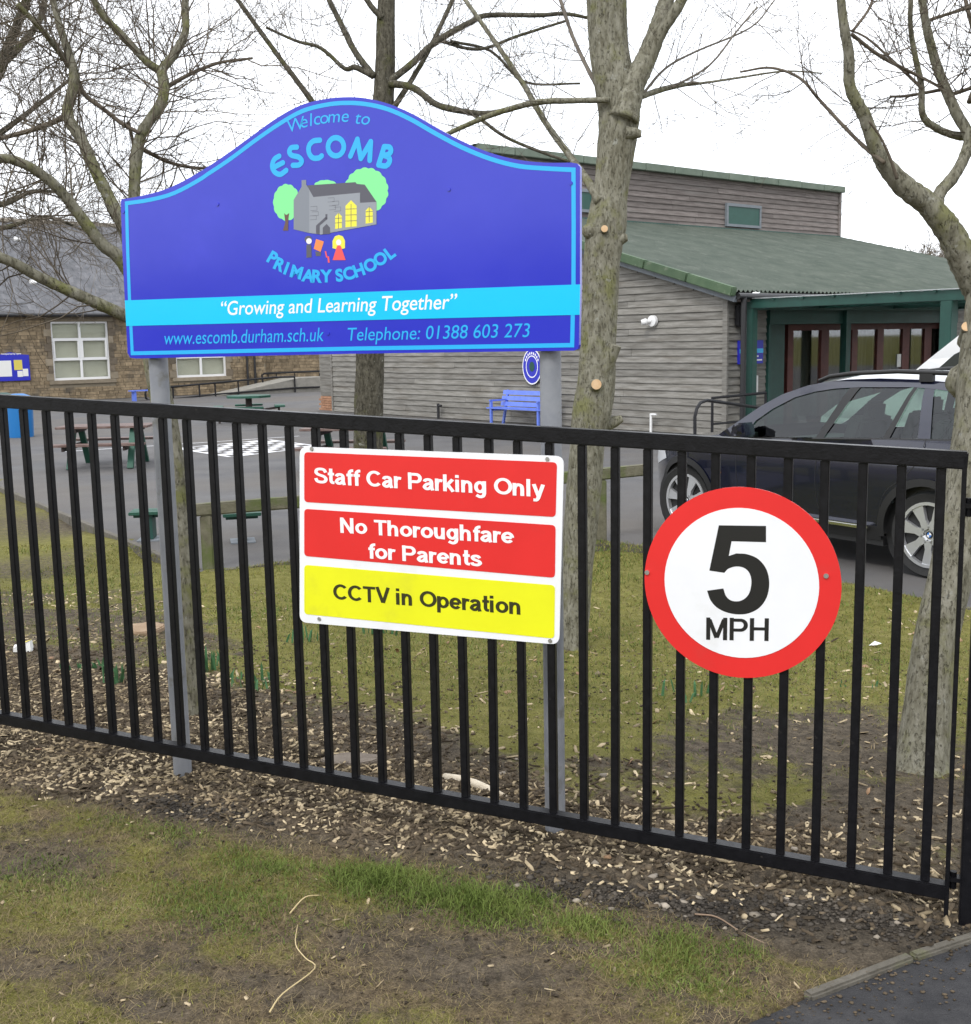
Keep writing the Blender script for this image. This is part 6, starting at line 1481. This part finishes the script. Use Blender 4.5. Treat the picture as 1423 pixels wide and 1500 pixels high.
blades('moss_grass', P3(q, -.003), g1.uniform(.006, .024, n), g1.uniform(.0014, .0028, n), np.abs(g1.normal(.7, .35, n)), M['g_moss'], .5, 4)
q = sample(64000, -3.0, 2.6, 2.0, 5.4, lambda z, x, y: z['front'] * np.clip(.12 + z['n1'] * .7 + z['n2'] * .4 - z['green'] * .35, 0, 1) * (1 - .75 * z['bare']), g1); n = len(q)
k = n // 2
blades('dead_grass', P3(q[:k], .002), g1.uniform(.010, .040, k), g1.uniform(.0007, .0015, k), g1.uniform(.75, 1.5, k), M['g_dry'], .15, 5)
blades('dead_grass', P3(q[k:], .002), g1.uniform(.010, .040, n - k), g1.uniform(.0008, .0018, n - k), g1.uniform(.75, 1.5, n - k), M['g_dry2'], .15, 6)
q = sample(70000, -7.5, 6, 3.6, 12.2, lambda z, x, y: (1 - z['front']) * z['back'] * np.clip(z['grass'] * 1.1, 0, 1) * np.clip(5.5 / y, .25, 1), g1); n = len(q)
blades('moss_grass', P3(q, -.004), g1.uniform(.008, .028, n) * (q[:, 1] / 6) ** .5, g1.uniform(.002, .004, n) * (q[:, 1] / 5.0), np.abs(g1.normal(.6, .35, n)), M['g_moss'], .5, 7)
q = sample(30000, -7, 6, 3.6, 12.0, lambda z, x, y: (1 - z['front']) * z['back'] * z['grass'] * np.clip(z['n3'] * 2.4 - .75, 0, 1) * np.clip(5.5 / y, .25, 1), g1); n = len(q)
blades('grass_tufts', P3(q, -.004), g1.uniform(.012, .045, n) * (q[:, 1] / 6) ** .5, g1.uniform(.002, .0036, n) * (q[:, 1] / 5.0), np.abs(g1.normal(.5, .3, n)), M['g_green'], .5, 8)
q = sample(14000, -7, 6, 3.5, 10.0, lambda z, x, y: (1 - z['front']) * np.clip(.15 + z['n2'] * .7, 0, 1) * np.clip(5 / y, .2, 1), g1); n = len(q)
blades('dead_grass', P3(q, .002), g1.uniform(.02, .07, n), g1.uniform(.0016, .003, n) * (q[:, 1] / 4.6), g1.uniform(1.0, 1.56, n), M['g_dry2'], .1, 9)
q = sample(5000, -6, 5, 3.5, 9.0, lambda z, x, y: (1 - z['front']) * np.clip(.1 + z['n1'] * .6, 0, 1) * np.clip(5 / y, .2, 1), g1); n = len(q)
blades('dead_grass', P3(q, .003), g1.uniform(.02, .06, n), g1.uniform(.0016, .003, n) * (q[:, 1] / 4.6), g1.uniform(1.0, 1.56, n), M['g_dry'], .1, 10)
def chips(name, xy, ln, wd, th, mt, g, tilt=.35, dz=.004):
    """flat splinters: six-cornered slabs lying on the ground"""
    n = len(xy); P = P3(xy, dz)
    az = g.uniform(0, 2 * math.pi, n); a = np.stack([np.cos(az), np.sin(az), g.normal(0, tilt, n)], -1); a /= np.linalg.norm(a, axis=1)[:, None]
    up = np.stack([g.normal(0, tilt, n), g.normal(0, tilt, n), np.ones(n)], -1); b = np.cross(up, a); b /= np.linalg.norm(b, axis=1)[:, None]; c = np.cross(a, b)
    t0 = g.uniform(.3, 1, n)[:, None]; t1 = g.uniform(.2, 1, n)[:, None]; sk = g.uniform(-.5, .5, n)[:, None]
    A, B, Cc = a * ln[:, None] / 2, b * wd[:, None] / 2, c * th[:, None] / 2
    cs = [-A + B * t0, -A * .7 - B * t1, A * .8 - B * t0 + A * sk * .3, A + B * t1 * .4, A * .4 + B]
    v = np.stack([P + q_ + s_ * Cc for s_ in (1, -1) for q_ in cs], 1).reshape(-1, 3)
    bI = np.arange(n)[:, None] * 10
    F_ = [(0, 1, 2), (0, 2, 3), (0, 3, 4)] + [(i, i + 5, (i + 1) % 5) for i in range(5)] + [((i + 1) % 5, i + 5, (i + 1) % 5 + 5) for i in range(5)]
    f = np.concatenate([bI + list(t) for t in F_], 1).reshape(-1, 3)
    o = np_mesh(name, v, f, [mt]); o['kind'] = 'stuff'; return o
dchip = lambda z, x, y: z['chip'] ** 1.4 * (.35 + z['n2'])
q = sample(6500, -2.8, 2.2, 2.9, 6.0, dchip, g1); n = len(q)
chips('wood_chips', q, g1.gamma(2, .0085, n) + .005, g1.gamma(2, .0042, n) + .003, g1.uniform(.002, .006, n), M['chips'], g1)
q = sample(9000, -3, 2.4, 2.9, 7.5, lambda z, x, y: np.clip(z['chip'] * 1.2 + .05 * (1 - z['front']), 0, 1) * (1 - .92 * z['back']), g1); n = len(q)
chips('dark_wood_chips', q, g1.gamma(2, .010, n) + .005, g1.gamma(2, .0042, n) + .003, g1.uniform(.003, .009, n), M['chipd'], g1, .4)
q = sample(1500, -5, 4, 3.4, 9.5, lambda z, x, y: (1 - z['front']) * (.25 + .6 * z['left']) * np.clip(z['n1'] * 2 - .7, 0, 1), g1); n = len(q)
chips('wood_chips', q, g1.gamma(3, .008, n) + .008, g1.gamma(3, .004, n) + .004, g1.uniform(.002, .006, n), M['chips'], g1)
q = sample(140, -2.5, 2.2, 2.0, 4.2, lambda z, x, y: z['front'] * .3, g1); n = len(q)
chips('scattered_chips', q, g1.gamma(3, .004, n) + .004, g1.gamma(3, .0022, n) + .002, g1.uniform(.002, .004, n), M['chips'], g1)
def pebbles(name, xy, r, mt, g, dz=0.002):
    n = len(xy); P = P3(xy, dz)
    dirs = np.array([(1, 0, 0), (-1, 0, 0), (0, 1, 0), (0, -1, 0), (0, 0, 1), (0, 0, -1), (.62, .62, .5), (-.62, .62, .5), (-.62, -.62, .5), (.62, -.62, .5)])
    v = P[:, None, :] + dirs[None] * (r[:, None, None] * g.uniform(.6, 1.25, (n, len(dirs), 1)) * np.array([1.2, 1, .7]))
    F_ = [(4, 6, 7), (4, 7, 8), (4, 8, 9), (4, 9, 6), (6, 0, 2), (6, 2, 7), (7, 2, 1), (7, 1, 8), (8, 1, 3), (8, 3, 9), (9, 3, 0), (9, 0, 6), (5, 2, 0), (5, 1, 2), (5, 3, 1), (5, 0, 3)]
    bI = np.arange(n)[:, None] * len(dirs); f = np.concatenate([bI + list(t) for t in F_], 1).reshape(-1, 3)
    o = np_mesh(name, v.reshape(-1, 3), f, [mt]); o['kind'] = 'stuff'; return o
q = sample(2400, -2.2, 2.2, 2.4, 4.6, lambda z, x, y: z['grav'] ** 1.3 * (.2 + z['n2']), g1); pebbles('gravel', q, np.minimum(g1.gamma(2, .0016, len(q)) + .0018, .011), M['pebble'], g1)
q = sample(70, -2.0, 2.2, 2.6, 4.4, lambda z, x, y: z['grav'] * .5 + .06 * z['chip'], g1); pebbles('pale_pebbles', q, np.minimum(g1.gamma(2, .003, len(q)) + .004, .016), M['stone_w'], g1)
q = sample(7000, -3, 2.4, 2.2, 7, lambda z, x, y: .15 + .5 * z['chip'] + .4 * z['bare'], g1); pebbles('soil_crumbs', q, np.minimum(g1.gamma(2, .0016, len(q)) + .0012, .007), mat('soil_crumb', (.040, .032, .023), (.085, .068, .05), 4, rough=.95, island=.3, spec=.1), g1)
# crumbs along the path edge
xe = []
for p, q2 in zip(PATH_EDGE[:-2], PATH_EDGE[1:-1]):
    for _ in range(70):
        u = g1.random(); c_ = p + (q2 - p) * u; nn = np.array([-(q2 - p)[1], (q2 - p)[0]]); nn /= np.linalg.norm(nn); xe.append(c_ + nn * abs(g1.normal(0, .09)) * (1 if True else 1))
xe = np.array(xe); n = len(xe); zs_ = h(xe[:, 0], xe[:, 1]) + .006
_hg = hg
def hg(x, y): return h(x, y) + .006
pebbles('path_edge_crumbs', xe, np.minimum(g1.gamma(2, .0012, n) + .001, .006), M['chipd'], g1, 0)
hg = _hg

# daffodil clumps
M['daff'] = leafmat('daffodil_leaf', (.045, .125, .05), (.085, .18, .08))
def clump(px, py, n, hh, spread, label, seed):
    g = np.random.default_rng(seed); p = gh(px, py); t = thing('daffodil_clump', label, 'plant', p, 0, 'daffodil clumps behind the railing')
    for _ in range(n):
        b = p + np.array([g.normal(0, spread), g.normal(0, spread), -.01]); az = g.uniform(0, 6.28); ln = abs(g.normal(.18, .14)); d = np.array([math.cos(az), math.sin(az), 0])
        L_ = hh * g.uniform(.6, 1.1); s_ = np.array([-d[1], d[0], 0]) * .0075
        if g.random() < .5: s_ = d * .0075
        P = [b, b + UP * L_ * .4 + d * L_ * .4 * ln, b + UP * L_ * .75 + d * L_ * .8 * ln, b + UP * L_ * (1 - .35 * ln) + d * L_ * 1.4 * ln]
        m_ = MB(); m_.add([P[0] - s_, P[0] + s_, P[1] + s_, P[1] - s_, P[2] + s_ * .8, P[2] - s_ * .8, P[3]], [(0, 1, 2, 3), (3, 2, 4, 5), (5, 4, 6)]); m_.build('leaf', M['daff'], t, fixn=False)
for i, (x, y, n, hh, sp, lab) in enumerate(((110, 985, 12, .10, .05, 'low green daffodil clump between the white carton and the flat brown stone'), (166, 1005, 16, .14, .035, 'upright daffodil clump left of the grey sign post'), (150, 985, 8, .10, .03, 'sparse daffodil shoots just behind the upright clump left of the grey post'),
                                            (312, 985, 20, .15, .05, 'tall daffodil clump just right of the mossy leaning trunk'), (382, 1008, 18, .13, .05, 'blue green daffodil clump under the left half of the parking sign'), (350, 1000, 8, .08, .04, 'small daffodil shoots between two bigger clumps right of the leaning trunk'),
                                            (440, 945, 14, .12, .05, 'daffodil clump at the bottom left corner of the parking sign'), (1000, 1030, 14, .11, .07, 'grey green daffodil clump below the speed sign'), (1265, 1010, 12, .09, .06, 'low daffodil clump left of the right hand trunk'), (560, 935, 16, .13, .08, 'daffodil clump half hidden by the lower edge of the parking sign'))):
    clump(x, y, n, hh, sp, lab, 300 + i)
# litter, stones, sticks
p = gh(35, 958); t = thing('drinks_carton', 'crumpled white carton with yellow patch on the mulch behind the railing', 'litter', p)
m_ = MB(); a_ = unit(np.array([1, .2, .1])); b_ = unit(np.cross(UP, a_)); c_ = np.cross(a_, b_)
vs = [p + a_ * x + b_ * y + c_ * z + g_.normal(0, .004, 3) for x, y, z in ((-.05, -.035, 0), (.05, -.04, 0), (.055, .035, .0), (-.055, .03, 0), (-.045, -.03, .055), (.05, -.03, .075), (.05, .03, .07), (-.045, .03, .05))]
m_.add(vs, [(0, 3, 2, 1), (4, 5, 6, 7), (0, 1, 5, 4), (1, 2, 6, 5), (2, 3, 7, 6), (3, 0, 4, 7)]); m_.build('carton_body', M['paper'], t)
m_ = MB(); m_.add([vs[4] * .55 + vs[5] * .45 + c_ * .003, vs[5] + c_ * .003, vs[6] + c_ * .003, vs[7] * .55 + vs[6] * .45 + c_ * .003], [(0, 1, 2, 3)]); m_.build('yellow_patch', M['paper_y'], t, fixn=False)
p = gh(212, 928); m_ = MB(); n = 11; pts = [((.13 if abs(math.cos(a)) > .5 else .11) * (1 + .12 * math.sin(3 * a)) * math.cos(a), .10 * math.sin(a)) for a in np.linspace(0, 2 * math.pi, n, endpoint=False)]
m_.prism(pts, p + UP * .01, (1, 0, .02), (0, 1, .12), (0, -.1, 1), 0, .035); o_ = m_.build('flat_stone', mat('tan_stone', (.24, .165, .10), (.31, .225, .15), 10, rough=.9, bump=.4), None, bevel=.008); tag(o_, 'flat tan stone lying on the mulch just left of the grey sign post', 'stone')
p = gh(515, 1122); m_ = MB(); pts = [(.11 * (1 + .15 * math.sin(2 * a + 1)) * math.cos(a), .05 * math.sin(a)) for a in np.linspace(0, 2 * math.pi, 10, endpoint=False)]
m_.prism(pts, p + UP * .005, (1, 0, 0), (0, 1, .15), (0, -.15, 1), 0, .03); o_ = m_.build('flat_stone', mat('brown_stone', (.13, .105, .085), (.18, .15, .12), 10, rough=.9, bump=.4), None, bevel=.008); tag(o_, 'flat brown stone half buried in soil below the parking sign', 'stone')
A, B = gh(652, 1142), gh(742, 1172); B = A + (B - A) * 1.0; m_ = MB()
m_.tube([A + UP * .012, A * .75 + B * .25 + UP * .02, A * .5 + B * .5 + UP * .022, A * .25 + B * .75 + UP * .016, B + UP * .012], [.012, .022, .02, .016, .007], 8, wob=.12, rg=g_); o_ = m_.build('bark_strip', mat('bleached_wood', (.55, .47, .35), (.66, .58, .46), 18, rough=.85, bump=.3), None, smooth=True); tag(o_, 'pale bleached piece of wood lying behind the bottom rail', 'wood')
def stick(pxs, r, label, mt, lift=.020):
    P = [gh(x, y) + UP * (lift + .006 * math.sin(i * 1.7)) for i, (x, y) in enumerate(pxs)]; m_ = MB(); P = smooth3(np.array(P), 4); m_.tube(P, np.linspace(r, r * .5, len(P)), 6); o_ = m_.build('twig', mt, None, smooth=True); tag(o_, label, 'twig')
M['straw'] = mat('pale_stem', (.46, .36, .18), (.56, .45, .25), 6, rough=.7)
stick(((396, 1502), (415, 1478), (462, 1436), (448, 1418), (434, 1402), (437, 1374)), .0022, 'long pale bent plant stem lying on the grass near the bottom edge', M['straw'], .034)
stick(((1018, 1349), (1050, 1356), (1085, 1374), (1122, 1390)), .0028, 'thin brown curved twig lying on the gravel below the speed sign', mat('brown_stem', (.22, .15, .10), (.28, .2, .14), 6, rough=.8))
stick(((425, 1348), (447, 1327), (470, 1320)), .0026, 'short pale stem arching over the green grass tuft', M['straw'], .02)
stick(((248, 1146), (190, 1148), (150, 1130)), .0018, 'thin stem lying in front of the left sign post', M['straw'])
stick(((905, 1185), (960, 1195), (1010, 1188)), .006, 'dark dead stick on the soil behind the bottom rail', M['chipd'])
p = gh(958, 1368); q2 = gh(964, 1371); o_ = None; m_ = MB(); d = unit(q2 - p); m_.tube([p + UP * .007, p + d * .022 + UP * .009], .004, 10); o_ = m_.build('cigarette_end', M['paper'], None, smooth=True, angle=40); tag(o_, 'white cigarette end lying on the moss below the railing', 'litter')
p = gh(1282, 948); m_ = MB(); m_.add([p + UP * .012 + np.array(v) for v in ((-.04, 0, 0), (.0, -.03, .01), (.045, .0, .012), (.01, .035, .02))], [(0, 1, 2), (0, 2, 3)]); o_ = m_.build('paper_scrap', M['paper'], None, fixn=False); tag(o_, 'small pale paper scrap on the grass beyond the speed sign', 'litter')
for x, y, lab in ((1095, 940, None),): pass
# dead leaves
M['deadleaf'] = mat('dead_leaf', (.22, .13, .07), (.32, .2, .11), 5, rough=.85, island=.4)
q = sample(110, -4, 3.5, 3.2, 8.5, lambda z, x, y: (1 - z['front']) * .4, g1); n = len(q)
chips('dead_leaves', q, g1.uniform(.025, .06, n), g1.uniform(.02, .035, n), g1.uniform(.0005, .001, n), M['deadleaf'], g1, .45, .008)
# moss and roots at the foot of the trees
